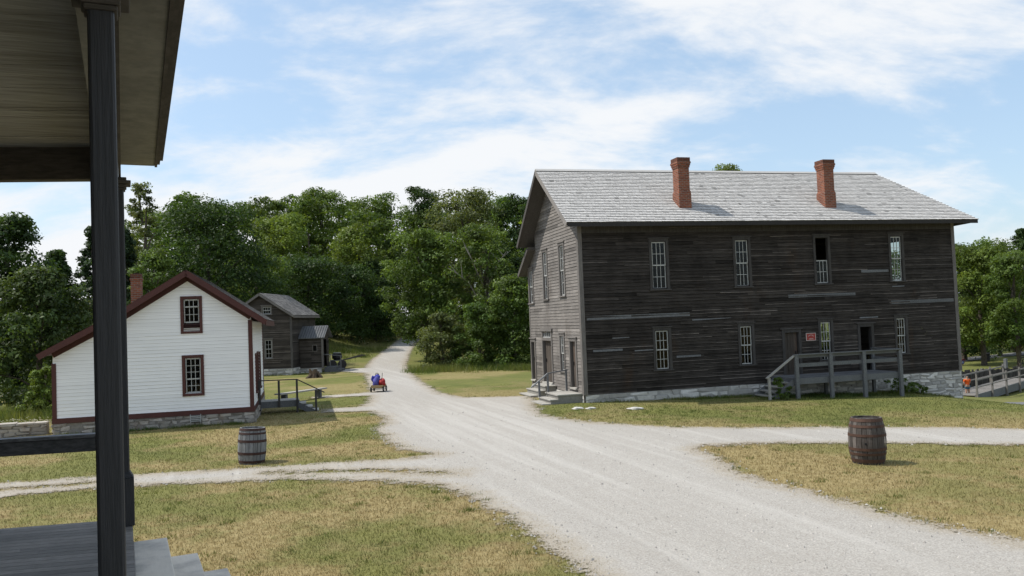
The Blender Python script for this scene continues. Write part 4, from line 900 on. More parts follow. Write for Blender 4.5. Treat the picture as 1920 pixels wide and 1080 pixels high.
def wagon():
    x, y = -6.62, 40.0; T = thing('pull_wagon', (x, y, tz(x, y) + .03), R(-4), 'small tan wooden pull wagon loaded with bags, standing on the gravel road', 'wagon')
    b = MB(); b.box((-.27, -.42, .20), (.27, .42, .25)); b.box((-.28, -.43, .251), (.28, -.40, .33)).box((-.28, .40, .251), (.28, .43, .33)).box((-.28, -.399, .251), (-.25, .399, .33)).box((.25, -.399, .251), (.28, .399, .33)); b.build('tray', M['wagon_tan'], T)
    for sx in (-.30, .30):
        for sy in (-.30, .30):
            w = MB(); w.tube([(sx - .02, sy, .13), (sx + .02, sy, .13)], [.13, .13], 16); o = w.build('wheel', M['rubber'], T)
            MB().tube([(sx - .026, sy, .13), (sx + .026, sy, .13)], [.05, .05], 10).build('hub', M['sash_paint'], o)
    for sy in (-.3, .3): MB().tube([(-.28, sy, .13), (.28, sy, .13)], [.015, .015], 6).build('axle', M['black'], T)
    MB().tube([(0, .43, .2), (.02, .62, .45), (.03, .72, .85)], [.014, .014, .014], 6).build('pull_handle', M['black'], T)
    return T
wagon()
def blob(name, mat, loc, sc, seed, label, cat, parent=None, sub=3, amp=.18, rz=0.0):
    bm = bmesh.new(); bmesh.ops.create_icosphere(bm, subdivisions=sub, radius=1.0); r = random.Random(seed); ph = [r.uniform(0, 6) for _ in range(6)]
    for v in bm.verts:
        c = v.co; d = 1 + amp * (math.sin(c.x * 3 + ph[0]) * math.sin(c.y * 3.3 + ph[1]) + .6 * math.sin(c.z * 5 + ph[2] + c.x * 4) + .4 * math.sin(c.y * 8 + ph[3]))
        v.co = Vector((c.x * sc[0], c.y * sc[1], c.z * sc[2])) * d
    me = bpy.data.meshes.new(name); bm.to_mesh(me); bm.free(); at = me.attributes.new('tint', 'FLOAT', 'FACE'); at.data.foreach_set('value', np.ones(len(me.polygons), np.float32)); me.materials.append(mat)
    me.polygons.foreach_set('use_smooth', [True] * len(me.polygons)); o = bpy.data.objects.new(name, me); col.objects.link(o); o.location = loc; o.rotation_euler = (0, 0, rz)
    if parent: o.parent = parent
    else: tag(o, label, cat)
    return o
wz = tz(-6.62, 40) + .03
bag = thing('backpack', (-6.70, 39.86, wz + .26), R(-4), 'blue backpack with a carry loop riding at the left of the wagon', 'bag')
blob('bag_body', M['blue_light'], (0, 0, .20), (.20, .2, .24), 3, '', '', bag); blob('bag_top', M['blue_cloth'], (.03, .05, .42), (.16, .14, .13), 4, '', '', bag); blob('side_pocket', M['blue_cloth'], (-.17, .0, .36), (.07, .09, .15), 5, '', '', bag)
MB().tube([(.03 + .085 * math.cos(a), .05, .53 + .10 * math.sin(a)) for a in [i * math.pi / 8 for i in range(-1, 10)]], [.016] * 11, 6).build('carry_loop', M['black'], bag)
bag2 = thing('cooler_bag', (-6.44, 39.92, wz + .26), R(-4), 'red bag lying at the right in the wagon beside the blue backpack', 'bag')
blob('bag_body', M['wagon_red'], (0, 0, .17), (.17, .26, .2), 8, '', '', bag2); MB().tube([(-.08, 0, .30), (-.02, 0, .38), (.06, 0, .30)], [.012] * 3, 6).build('strap', M['wagon_red'], bag2)

def stump():
    x, y = -12.96, 53.3; T = thing('tree_stump', (x, y, tz(x, y)), 0, 'rotten brown tree stump on the lawn before the grey house', 'stump'); r = random.Random(4); b = MB(); n = 18
    rings = []
    for k, (z, rr) in enumerate(((-.05, .42), (.1, .36), (.3, .31), (.5, .29))):
        bb = len(b.v)
        for i in range(n):
            a = 2 * math.pi * i / n; q = rr * (1 + .22 * math.sin(a * 5 + 1) * (1 - z)) + r.uniform(-.02, .02); b.v.append((q * math.cos(a), q * math.sin(a), z + (r.uniform(-.16, .10) if k == 3 else 0)))
        rings.append(bb)
    for a, c in zip(rings[:-1], rings[1:]):
        for i in range(n): b.f.append((a + i, a + (i + 1) % n, c + (i + 1) % n, c + i)); b.t.append(r.uniform(.6, 1.3))
    b.build('trunk', M['stump'], T); MB().tube([(0, 0, .2), (0, 0, .38)], [.27, .27], 14, 1.4).build('broken_top', M['stump'], T)
    c = MB(); c.tube([(.3, -.1, .3), (.52, -.2, .0)], [.09, .12], 7); c.tube([(-.2, -.3, .15), (-.35, -.5, -.02)], [.08, .1], 7); c.build('root', M['stump'], T)
stump()
for (x, y, s, sd_, lab) in ((2.16, 29.25, (.20, .12, .06), 11, 'flat white rock in the grass nearest the building corner'), (2.58, 29.1, (.17, .10, .05), 12, 'flat grey rock in the grass, right of the white rock by the corner'), (4.08, 28.6, (.24, .12, .07), 13, 'white rock lying alone in the grass below the lower windows')):
    blob('rock', M['pale_stone'], (x, y, tz(x, y) + .02), s, sd_, lab, 'rock', amp=.22)
# weathered plank walk beside the white house
x, y = -9.55, 37.2
T = thing('plank_bench', (x, y, tz(x, y)), R(62), 'pale weathered plank on short legs beyond the white house stoop', 'bench')
MB().box((-1.6, -.18, .38), (1.4, .18, .44), 1.1).build('seat', M['pale_wood'], T)
for q in (-1.2, 1.0): MB().box((q - .06, -.15, -.1), (q + .06, .15, .379), .8).build('leg', M['silver_wood'], T)
# object with a dark box by the porch annex: an old iron kettle cart
x, y = -13.35, 62.2
T = thing('kettle_cart', (x, y, tz(x, y)), R(10), 'dark iron kettle on a low cart beside the grey house porch', 'cart')
MB().box((-.45, -.3, .62), (.45, .3, .70)).build('bed', M['silver_wood'], T)
MB().tube([(0, 0, .70), (0, 0, .82), (0, 0, 1.1), (0, 0, 1.2)], [.22, .38, .36, .28], 18).build('kettle', M['black'], T); MB().tube([(0, 0, 1.2), (0, 0, 1.23)], [.3, .3], 18).build('lid', M['sash_paint'], T)
for q in (-.36, .36): build_each(MB().tube([(q, -.34, .33), (q, -.28, .33)], [.33, .33], 18).tube([(q, .28, .33), (q, .34, .33)], [.33, .33], 18), 'wheel', M['dark_trim'], T)
build_each(MB().beam((.45, 0, .66), (2.1, .2, .95), .08, .08).beam((.45, .25, .66), (1.9, .5, 1.0), .06, .06), 'shaft', M['dark_trim'], T)
# low stone wall at far left
def stone_wall():
    T = thing('stone_wall', (-19.6, 26.6, 0), R(19.5), 'low dry-stone wall left of the white house', 'wall'); r = random.Random(8); b = MB()
    stones(b, PF, 0, 4.0, lambda s: -.1, .36, r, (.2, .5), (.09, .16)); b.box((0, .02, -.1), (4, .4, .33), .6); b.build('courses', M['stone'], T)
    c = MB(); x = 0
    while x < 4: e = min(4, x + r.uniform(.3, .6)); c.box((x + .01, -.08, .361), (e - .01, .42, .42 + r.uniform(0, .03)), r.uniform(.9, 1.3)); x = e
    c.build('coping', M['stone'], T)
stone_wall()

# ---------------------------------------------------------------- people
def figure(name, loc, rz, label, h, joints, mats, shirt, shorts, seed=0):
    """joints: list of (co, radius); body one skinned surface; clothes and hair are children"""
    T = thing(name, loc, rz, label, 'person')
    def skin(nm, verts, edges, mat, root=0):
        me = bpy.data.meshes.new(nm); me.from_pydata([Vector(v[0]) * h for v in verts], edges, []); o = bpy.data.objects.new(nm, me); col.objects.link(o); o.parent = T
        o.modifiers.new('Skin', 'SKIN')
        for i, v in enumerate(verts): s = me.skin_vertices[0].data[i]; s.radius = (v[1] * h, v[1] * h * v[2] if len(v) > 2 else v[1] * h); s.use_root = (i == root)
        o.modifiers.new('Subdivision', 'SUBSURF').levels = 1; o.modifiers['Subdivision'].render_levels = 2
        me.materials.append(mat); return o
    return T, skin
def tinted(m_):  # skinned meshes carry no tint attribute, so give them untinted twins
    return m_
def flat(name, c, rough=.75):
    k = NT(name); n = k.noise(k.coords(), 9, 4, .6); return k.finish(k.mix(n, tuple(x * .85 for x in c), tuple(min(1, x * 1.1) for x in c)), rough, None, .2)
SK, HR, ORG, TEA, DEN, RSH, SHO = flat('person_skin', (.45, .27, .19)), flat('person_hair', (.02, .014, .01)), flat('orange_shirt', (.75, .12, .02)), flat('teal_shorts', (.05, .12, .17)), flat('blue_jeans', (.05, .07, .13)), flat('red_shirt_cloth', (.16, .03, .035)), flat('red_shoe', (.5, .12, .06))
def child():
    x, y = 27.3, 50.2
    T, skin = figure('person', (x, y, tz(x, y)), R(190), 'child in an orange shirt and teal shorts seen from behind beside the footbridge rail', 1.24, None, None, None, None)
    V = [((0, 0, .50), .085), ((0, 0, .60), .085), ((0, .0, .72), .095), ((0, 0, .80), .075), ((0, 0, .85), .035), ((0, .01, .90), .058), ((0, .01, .955), .06),
         ((.125, 0, .79), .042), ((.175, -.02, .64), .032), ((.12, -.10, .53), .024), ((.05, -.125, .52), .02), ((-.125, 0, .79), .042), ((-.175, -.02, .64), .032), ((-.12, -.10, .53), .024), ((-.05, -.125, .52), .02),
         ((.06, 0, .46), .07), ((.065, .01, .27), .048), ((.07, -.01, .06), .03), ((.075, .08, .02), .026), ((-.06, 0, .46), .07), ((-.065, .02, .27), .048), ((-.07, .0, .06), .03), ((-.075, .09, .02), .026)]
    E_ = [(0, 1), (1, 2), (2, 3), (3, 4), (4, 5), (5, 6), (3, 7), (7, 8), (8, 9), (9, 10), (3, 11), (11, 12), (12, 13), (13, 14), (0, 15), (15, 16), (16, 17), (17, 18), (0, 19), (19, 20), (20, 21), (21, 22)]
    skin('body', V, E_, SK)
    skin('shirt', [((0, 0, .50), .10), ((0, 0, .62), .10), ((0, 0, .73), .108), ((0, 0, .805), .085), ((.125, 0, .79), .055), ((.165, -.012, .69), .048), ((-.125, 0, .79), .055), ((-.165, -.012, .69), .048)], [(0, 1), (1, 2), (2, 3), (3, 4), (4, 5), (3, 6), (6, 7)], ORG)
    skin('shorts', [((0, 0, .51), .10), ((.06, 0, .44), .082), ((.066, .01, .30), .07), ((-.06, 0, .44), .082), ((-.066, .015, .30), .07)], [(0, 1), (1, 2), (0, 3), (3, 4)], TEA)
    skin('hair', [((0, -.012, .90), .062), ((0, -.005, .965), .066)], [(0, 1)], HR)
    for sx in (-1, 1): skin('shoe', [((.07 * sx, -.02, .025), .033), ((.075 * sx, .10, .022), .028)], [(0, 1)], SHO)
child()
def sitter():
    x, y = 45.9, 85.2
    T, skin = figure('person', (x, y, tz(x, y)), R(150), 'person in a dull red top and jeans sitting on the lawn by the tree trunk', 1.7, None, None, None, None)
    V = [((0, 0, .09), .085), ((0, -.03, .22), .09), ((0, -.03, .38), .085), ((0, 0, .43), .04), ((0, .02, .50), .06), ((0, .02, .54), .055), ((.13, -.02, .37), .04), ((.18, .06, .22), .03), ((.1, .2, .2), .025), ((-.13, -.02, .37), .04), ((-.18, .06, .22), .03), ((-.1, .2, .2), .025), ((.1, .15, .17), .06), ((.1, .27, .28), .05), ((.09, .36, .05), .035), ((-.1, .15, .17), .06), ((-.1, .27, .28), .05), ((-.09, .36, .05), .035)]
    E_ = [(0, 1), (1, 2), (2, 3), (3, 4), (4, 5), (2, 6), (6, 7), (7, 8), (2, 9), (9, 10), (10, 11), (0, 12), (12, 13), (13, 14), (0, 15), (15, 16), (16, 17)]
    skin('body', V, E_, SK)
    skin('shirt', [((0, 0, .12), .098), ((0, -.03, .24), .10), ((0, -.03, .385), .09), ((.13, -.02, .37), .05), ((.175, .04, .26), .042), ((-.13, -.02, .37), .05), ((-.175, .04, .26), .042)], [(0, 1), (1, 2), (2, 3), (3, 4), (2, 5), (5, 6)], RSH)
    skin('jeans', [((0, 0, .09), .095), ((.1, .15, .17), .07), ((.1, .27, .28), .06), ((.09, .35, .08), .045), ((-.1, .15, .17), .07), ((-.1, .27, .28), .06), ((-.09, .35, .08), .045)], [(0, 1), (1, 2), (2, 3), (0, 4), (4, 5), (5, 6)], DEN)
    skin('hair', [((0, .0, .50), .064), ((0, .01, .55), .062)], [(0, 1)], HR)
sitter()

# ---------------------------------------------------------------- footbridge and things on the right
def footbridge():
    A = Vector((27.0, 48.9)); B = Vector((35.5, 57.2)); d = (B - A).normalized(); n = Vector((-d.y, d.x)); L = (B - A).length
    T = thing('footbridge', (A.x, A.y, 0), math.atan2(d.y, d.x), 'pale plank footbridge with post-and-rail sides at the far right', 'bridge')
    r = random.Random(2); z0 = tz(*A) + .12; z1 = z0 + .05; zz = lambda x: z0 + (z1 - z0) * x / L
    b = MB(); x = 0
    while x < L: b.box((x + .006, 0, zz(x) - .05), (x + .19, 1.5, zz(x)), r.uniform(.85, 1.15)); x += .2
    b.build('walkway', M['bridge_wood'], T); MB().box((0, -.06, z0 - .45), (L, -.004, z0 + .02)).box((0, 1.504, z0 - .4), (L, 1.56, z0 + .02)).build('side_beam', M['silver_wood'], T)
    for yy in (-.12, 1.62):
        for i in range(5):
            x = .05 + (L - .2) * i / 4; MB().box((x - .055, yy - .05, tz(A.x + d.x * x, A.y + d.y * x) - .2), (x + .055, yy + .05, zz(x) + 1.0)).build('post', M['bridge_wood'], T)
        rr = MB(); rr.box((0, yy - .03, z0 + .84), (L, yy + .03, z0 + .92)).box((0, yy - .03, z0 + .42), (L, yy + .03, z0 + .48)); rr.build('rail', M['bridge_wood'], T)
footbridge()
def rail_fence():
    T = thing('rail_fence', (25.6, 52.6, 0), R(12), 'silvery split-rail fence between the stone foundation and the footbridge', 'fence')
    for i in range(3):
        x = -.6 + 2.0 * i; MB().box((x - .07, -.07, -4.2), (x + .07, .07, tz(25.6 + x, 52.6) + 1.15)).build('post', M['silver_wood'], T)
    for k, z in enumerate((.3, .62, .95)):
        b = MB()
        for i in range(2): x = -.6 + 2.0 * i; b.tube([(x - .3, -.05, tz(25.6 + x, 52.6) + z), (x + 1, -.02, tz(25.6 + x + 1, 52.6) + z - .03), (x + 2.2, .05, tz(25.6 + x + 2, 52.6) + z)], [.05, .06, .045], 7, 1.6)
        b.build('rail', M['pale_wood'], T)
rail_fence()
def picket_fence():
    A = Vector((29.5, 56.5)); B = Vector((37.5, 60.5)); d = (B - A); L = d.length
    T = thing('picket_fence', (A.x, A.y, 0), math.atan2(d.y, d.x), 'dark close-set picket fence behind the footbridge', 'fence'); r = random.Random(6); b = MB(); x = 0; u = d / L
    while x < L:
        z = tz(A.x + u.x * x, A.y + u.y * x); b.box((x + .01, -.03, z - .1), (x + .15, .03, z + 1.35 + r.uniform(-.1, .08)), r.uniform(.6, 1.4)); x += .19
    b.build('pickets', M['dark_trim'], T, label='uneven dark pickets')
    for i in range(3):
        x = L * (0, .42, .72)[i]; z = tz(A.x + u.x * x, A.y + u.y * x); MB().box((x - .1, .04, z - .1), (x + .1, .22, z + (2.0 if i == 2 else 1.4))).build('post', M['silver_wood'], T)
    MB().box((0, .031, tz(*A) + .35), (L, .08, tz(*A) + .45)).box((0, .031, tz(*A) + .9), (L, .08, tz(*A) + 1.0)).build('rail', M['dark_trim'], T)
picket_fence()
x, y = 50.4, 88.5; T = thing('litter_bin', (x, y, tz(x, y)), 0, 'black cylindrical litter bin on the lawn between two tree trunks', 'bin')
MB().tube([(0, 0, 0), (0, 0, .05), (0, 0, .8), (0, 0, .85)], [.26, .3, .33, .35], 18).build('drum', M['black'], T); MB().tube([(0, 0, .851), (0, 0, .95), (0, 0, .99)], [.36, .3, .1], 18).build('lid', M['black'], T)
x, y = 51.6, 83.5; T = thing('park_bench', (x, y, tz(x, y)), R(8), 'brown slatted bench at the right edge under the trees', 'bench')
MB().box((-.8, -.22, .42), (.8, -.02, .46)).box((-.8, .0, .42), (.8, .2, .46)).build('seat', M['dark_trim'], T); MB().box((-.8, .22, .58), (.8, .26, .70)).box((-.8, .24, .78), (.8, .28, .92)).build('backrest', M['dark_trim'], T)
for q in (-.65, .65): MB().box((q - .04, -.2, 0), (q + .04, -.12, .419)).box((q - .04, .17, 0), (q + .04, .219, .9)).build('leg', M['dark_trim'], T)
x, y = 32.1, 51.6; z = tz(x, y); T = thing('lamp_post', (x, y, z), 0, 'tall thin dark lamp post at the right edge of the view', 'lamp post')
MB().tube([(0, 0, 0), (0, 0, .4), (0, 0, .45), (0, 0, 7.9)], [.14, .12, .075, .05], 10).build('pole', M['black'], T); MB().tube([(0, 0, 7.9), (0, 0, 7.95), (0, 0, 8.1), (0, 0, 8.15)], [.06, .1, .1, .04], 10).build('lantern', M['black'], T)
for q in (3.6, 6.4): MB().tube([(0, 0, q), (0, 0, q + .08)], [.09, .09], 10).beam((0, 0, q + .04), (.4, 0, q + .04), .04, .04).build('bracket', M['sash_paint'], T)
MB().box((-.16, -.12, 1.1), (.5, -.08, 1.75)).build('notice_plate', M['sash_paint'], T)

# ---------------------------------------------------------------- trees
def crown(rng, H, base, Rr, nl, nleaf, size, shape='round', gap=1.0, droop=0.0):
    """leaf clumps on many overlapping boughs; returns corner points (n*4,3) and a tint per leaf"""
    cs = []; ph = [rng.uniform(0, 6.28) for _ in range(4)]
    for i in range(nl):
        t = (i + rng.uniform(0, 1)) / nl
        if shape == 'round': env = math.sqrt(max(.02, 1 - (2 * (t * .92 + .04) - .85) ** 2 / 1.32))
        elif shape == 'cone': env = (1 - t) ** .85 + .06
        elif shape == 'column': env = math.sin(math.pi * (t * .86 + .1)) ** .6
        else: env = math.sqrt(max(.02, 1 - t ** 2.2))   # bush: widest at ground
        a = rng.uniform(0, 2 * math.pi); env *= 1 + .22 * math.sin(2 * a + ph[0] + 3 * t) + .16 * math.sin(3 * a + ph[1] - 5 * t) if shape != 'column' else 1; q = math.sqrt(rng.uniform(.04, 1)) * env * Rr * .84
        lr = Rr * rng.uniform(.13, .27) * gap * (1 if shape != 'cone' else (.5 + .6 * (1 - t)))
        zc = base + (H - base) * t
        zc = min(zc, (H - lr * .6) * (1 - .10 * (rng.random() if shape == 'round' else 0))); zc = max(zc, base + lr * .3)
        cs.append((q * math.cos(a), q * math.sin(a), zc, lr, rng.uniform(.62, 1.34)))
    c = np.array(cs); N = nl * nleaf; g = np.random.RandomState(rng.randrange(1 << 30))
    C = np.repeat(c, nleaf, 0); d = g.normal(size=(N, 3)); d /= np.linalg.norm(d, axis=1)[:, None]
    d[:, 2] = np.where((d[:, 2] < -.2) & (g.rand(N) < .6), -d[:, 2], d[:, 2])
    rr = C[:, 3] * (.25 + 1.05 * g.rand(N) ** .6)
    pos = C[:, :3] + d * rr[:, None] * np.array([1.05, 1.05, .72]); pos[:, 2] -= droop * rr * .4
    nrm = d * .8 + g.normal(size=(N, 3)) * .55 + np.array([0, 0, .5]); nrm /= np.linalg.norm(nrm, axis=1)[:, None]
    t1 = np.cross(nrm, g.normal(size=(N, 3))); t1 /= np.linalg.norm(t1, axis=1)[:, None] + 1e-9; t2 = np.cross(nrm, t1)
    s = size * (.38 + 1.25 * g.rand(N) ** 1.7)[:, None]
    P4 = np.stack([pos - t1 * s * .75, pos - t2 * s * .42 + nrm * s * .10, pos + t1 * s * .75 - nrm * s * .12, pos + t2 * s * .42 + nrm * s * .10], 1)
    tint = C[:, 4] * (.72 + .56 * g.rand(N))
    return P4.reshape(-1, 3), tint, cs
def tree(name, x, y, H, base, Rr, nl, nleaf, size, shape, mat, label, seed, bark='bark', gap=1.0, cat='tree', group=None, trunk_r=None, bare=0):
    rng = random.Random(seed); z = tz(x, y); T = thing(name, (x, y, z), 0, label, cat, group)
    V, tint, cs = crown(rng, H, base, Rr, nl, nleaf, size, shape, gap); np_mesh('crown', V, len(tint), 4, tint, M[mat], T)
    tr = trunk_r or H * .016 + .05; b = MB(); top_ = H * (.86 if shape != 'bush' else .6)
    j = lambda s: rng.uniform(-s, s); pts = [(0, 0, -.2), (j(.05), j(.05), H * .12), (j(.15), j(.15), H * .35), (j(.3), j(.3), H * .6), (j(.3), j(.3), top_)]
    b.tube(pts, [tr * 1.35, tr, tr * .8, tr * .5, tr * .18], 9)
    for (cx, cy, cz, lr, _) in rng.sample(cs, min(len(cs), 12)):
        k = min(.95, max(.12, cz / H - .22)); zb = H * k; b.tube([(pts[2][0] * .6, pts[2][1] * .6, zb), (cx * .45, cy * .45, zb + (cz - zb) * .55 + .1), (cx, cy, cz)], [tr * .36, tr * .24, tr * .08], 6)
    b.build('trunk', M[bark], T)
    if bare:
        b = MB()
        for i in range(bare):
            a = rng.uniform(-2.6, -.5); zb = H * rng.uniform(.35, .62); p0 = Vector((.3 * math.cos(a), .3 * math.sin(a), zb)); e = Rr * rng.uniform(.7, .95); p2 = Vector((e * math.cos(a), e * math.sin(a), zb + rng.uniform(.8, 3)))
            pm = (p0 + p2) / 2 + Vector((j(.4), j(.4), .5)); b.tube([p0, pm, p2], [.07, .045, .02], 6)
            for q in range(3): s = pm.lerp(p2, rng.uniform(.1, .8)); b.tube([s, s + Vector((j(.9), j(.5) - .3, rng.uniform(.3, 1.3)))], [.04, .015], 5)
        b.build('bare_branch', M['pale_bark'], T)
    return T
def at(px, Y):   # ground position on a bearing of the view, at a depth
    a = (px - 960) / F_PX; return a * 1.0 * Y
TREES = [
 # px, top py, depth, width px, base h, shape, mat, lobes, leaves, size, label
 (12, 400, 46, 170, .4, 'round', 'leaf_dark', 74, 230, .24, 'tall dark broadleaf tree at the far left edge', 'tree'),
 (70, 505, 39, 200, .2, 'bush', 'leaf_deep', 46, 240, .20, 'dull green tree leafy to the ground at the left, standing before the dark ones', 'tree'),
 (108, 470, 50, 150, .2, 'cone', 'leaf_dark', 66, 200, .22, 'dark pointed tree rising behind the dull green leafy tree at the left', 'tree'),
 (172, 425, 58, 110, .8, 'cone', 'leaf_fir', 50, 190, .24, 'dark blue-green spruce half hidden by the near porch post', 'tree'),
 (150, 565, 44, 110, .2, 'bush', 'leaf_olive', 30, 220, .18, 'pale bushy tree showing above the lean-to roof', 'tree'),
 (82, 690, 34, 70, .0, 'bush', 'leaf_light', 16, 220, .13, 'small bright green shrub beside the lean-to wall', 'shrub'),
 (266, 345, 78, 78, 1.5, 'column', 'leaf_olive', 46, 110, .26, 'thin feathery poplar rising beside the near porch post', 'tree'),
 (232, 430, 66, 120, .6, 'cone', 'leaf_fir', 46, 180, .26, 'dark conifer behind the white house chimney', 'tree'),
 (285, 470, 58, 110, .4, 'round', 'leaf_mid', 38, 230, .22, 'bright green leafy tree between the chimney and the big dark maple', 'tree'),
 (385, 372, 66, 250, .8, 'round', 'leaf_dark', 90, 250, .25, 'big round dark green maple behind the white house gable', 'tree'),
 (520, 392, 92, 150, .6, 'round', 'leaf_light', 54, 210, .30, 'light green maple right of the big dark maple', 'tree'),
 (575, 480, 84, 170, .3, 'round', 'leaf_dark', 56, 220, .26, 'dark tree above the roof of the grey house', 'tree'),
 (480, 470, 78, 130, .3, 'round', 'leaf_mid', 46, 220, .25, 'mid-green tree directly behind the white house eave', 'tree'),
 (600, 345, 112, 130, 1.0, 'round', 'leaf_mid', 56, 200, .34, 'tall tree topping the skyline above the grey house', 'tree'),
 (668, 420, 100, 130, .4, 'round', 'leaf_light', 48, 200, .30, 'light green tree in the middle of the wooded slope', 'tree'),
 (655, 500, 92, 140, .2, 'bush', 'leaf_dark', 50, 220, .26, 'dark shady tree at the wood edge right of the grey house', 'tree'),
 (706, 360, 116, 120, 1.0, 'round', 'leaf_mid', 50, 190, .34, 'skyline tree left of the gap above the road', 'tree'),
 (790, 345, 108, 110, 1.0, 'round', 'leaf_dark', 48, 190, .32, 'tallest dark skyline tree above the road', 'tree'),
 (700, 490, 97, 120, .2, 'bush', 'leaf_dark', 44, 220, .26, 'dark tree beside the road where it enters the wood', 'tree'),
 (792, 425, 68, 140, 1.7, 'round', 'leaf_mid', 60, 240, .23, 'leafy tree leaning over the right side of the road', 'tree'),
 (872, 352, 78, 170, 1.0, 'round', 'leaf_olive', 64, 230, .27, 'broad olive-green tree crowning the skyline right of the road', 'tree'),
 (905, 420, 66, 150, 1.6, 'round', 'leaf_mid', 46, 200, .23, 'tree with pale bare limbs showing among its leaves', 'tree'),
 (968, 362, 80, 120, 1.0, 'round', 'leaf_dark', 54, 220, .26, 'dark tree touching the gable roof of the timber building', 'tree'),
 (960, 520, 58, 130, .1, 'bush', 'leaf_mid', 48, 240, .20, 'leafy tree low beside the gable wall of the timber building', 'tree'),
 (828, 588, 58, 100, .0, 'bush', 'leaf_olive', 34, 240, .17, 'rounded bush on the right side of the road', 'shrub'),
 (895, 570, 57.5, 100, .0, 'bush', 'leaf_mid', 36, 240, .18, 'bushy growth between the roadside bush and the timber building', 'shrub'),
 (1000, 470, 66, 140, .3, 'round', 'leaf_dark', 44, 200, .24, 'dark tree just behind the gable edge of the timber building', 'tree'),
 (1365, 303, 63, 130, 2.0, 'round', 'leaf_light', 56, 200, .25, 'tree whose top just shows above the roof ridge between the chimneys', 'tree'),
 (1832, 458, 84, 150, 2.1, 'round', 'leaf_light', 60, 230, .28, 'light green maple at the right end of the timber building', 'tree'),
 (1898, 470, 79, 110, 1.9, 'round', 'leaf_mid', 44, 220, .26, 'maple with low branches at the right edge', 'tree'),
 (1862, 446, 96, 130, .6, 'round', 'leaf_mid', 50, 200, .30, 'rounded tree behind the two maples at the right', 'tree'),
 (1915, 430, 104, 110, 2.0, 'cone', 'leaf_dark', 44, 180, .32, 'dark pine rising at the right edge behind the maples', 'tree'),
 (1795, 455, 92, 120, .5, 'round', 'leaf_dark', 44, 200, .28, 'dark tree mostly hidden by the right end of the timber building', 'tree'),
]
def top_z(px, py, Y):
    a, b = (px - 960) / F_PX, (540 - py) / F_PX
    xr, yu = a * cr + b * sr_, -a * sr_ + b * cr
    d = fw + ri0 * xr + up0 * yu; t = Y / d.y
    return d.x * t, CAM_H + d.z * t
for i, (px, py, Y, wpx, bh, shp, mt, nl, nf, sz, lab, cat) in enumerate(TREES):
    x, zt = top_z(px, py, Y); H = zt - tz(x, Y)
    nm = 'shrub' if cat == 'shrub' else ('conifer' if shp == 'cone' else ('poplar_tree' if shp == 'column' else 'broadleaf_tree'))
    tree(nm, x, Y, H, bh, wpx / F_PX * Y / 2 * 1.12, int(nl * 2.2), int(nf * .98), sz * .60, shp, mt, lab, 100 + i, bark='bark', cat=cat, bare=4 if 'pale bare' in lab else 0, gap=.8 if shp == 'column' else 1.0)
# the wood that fills the slope behind
def forest():
    rng = random.Random(77); VV = []; TT = []; tb = MB()
    spots = []
    for row, (Y, n, xa, xb) in enumerate(((104, 13, -62, 2), (120, 15, -75, 14), (138, 16, -88, 20), (150, 10, -60, 40), (112, 9, 30, 110), (130, 9, 20, 130), (74, 5, -52, -36), (90, 6, -66, -38))):
        for i in range(n): spots.append((xa + (xb - xa) * (i + rng.uniform(.1, .9)) / n, Y + rng.uniform(-6, 6)))
    spots += [(5, 72), (10, 84), (22, 78), (28, 88), (0, 92), (8, 100)]
    spots = [p for p in spots if 960 + p[0] / p[1] * F_PX > 235]
    for x, y in spots:
        x_, zt = top_z(960 + x / y * F_PX, rng.uniform(352, 392) if x < 20 else rng.uniform(440, 470), y); H = max(7, zt - tz(x, y)) * rng.uniform(.9, 1.0)
        V, t, cs = crown(rng, H, .5, rng.uniform(3.6, 5.6), 62, 110, .27, 'round'); V = V + np.array([x, y, tz(x, y)]); VV.append(V); TT.append(t * rng.uniform(.75, 1.25))
        z = tz(x, y); tb.tube([(x, y, z), (x, y, z + H * .7)], [.25, .1], 6)
    V = np.concatenate(VV); t = np.concatenate(TT); np_mesh('forest', V, len(t), 4, t, M['leaf_mid'])
    o = bpy.data.objects['forest']; tag(o, 'dense mixed wood covering the slope behind the buildings', 'woodland', kind='stuff')
    o2 = tb.build('forest_trunks', M['bark']); tag(o2, 'shaded trunks deep inside the far wood', 'woodland', kind='stuff')
forest()

# ---------------------------------------------------------------- grass and weeds
def blades(name, X, Y, hgt, wid, tint, mat, lean=.5, seed=1):
    g = np.random.RandomState(seed); n = len(X); Z = terr(X, Y); a = g.rand(n) * 2 * np.pi; l = g.rand(n) * lean * hgt; b = g.rand(n) * 2 * np.pi
    dx, dy = np.cos(a) * wid / 2, np.sin(a) * wid / 2
    V = np.stack([np.stack([X - dx, Y - dy, Z - .005], 1), np.stack([X + dx, Y + dy, Z - .005], 1), np.stack([X + np.cos(b) * l, Y + np.sin(b) * l, Z + hgt], 1)], 1).reshape(-1, 3)
    return np_mesh(name, V, n, 3, tint, mat)
MO, MV = np.array([MX, MY]), (-math.sin(MTH), math.cos(MTH))
def in_rect(X, Y, ox, oy, th, x0, x1, y0, y1):
    u = (X - ox) * math.cos(th) + (Y - oy) * math.sin(th); v = -(X - ox) * math.sin(th) + (Y - oy) * math.cos(th)
    return (u > x0) & (u < x1) & (v > y0) & (v < y1)
def clear(X, Y, s0):
    s = sdist(X, Y, ROAD, STRIPS); g = np.random.RandomState(5)
    ok = s < s0 * g.rand(len(X)) ** 3 - .10 * g.rand(len(X))
    ok &= ~in_rect(X, Y, MX, MY, MTH, -.05, 17.4, -.02, 7) & ~in_rect(X, Y, MX, MY, MTH, -1.6, 0, 0, 5) & ~in_rect(X, Y, -9.219, 29.035, WTH, -6.35, .1, -.02, 7.5) & ~in_rect(X, Y, .05, 0, R(25.3), -9, 1.25, -3, 8.1)
    return ok
g = np.random.RandomState(21)
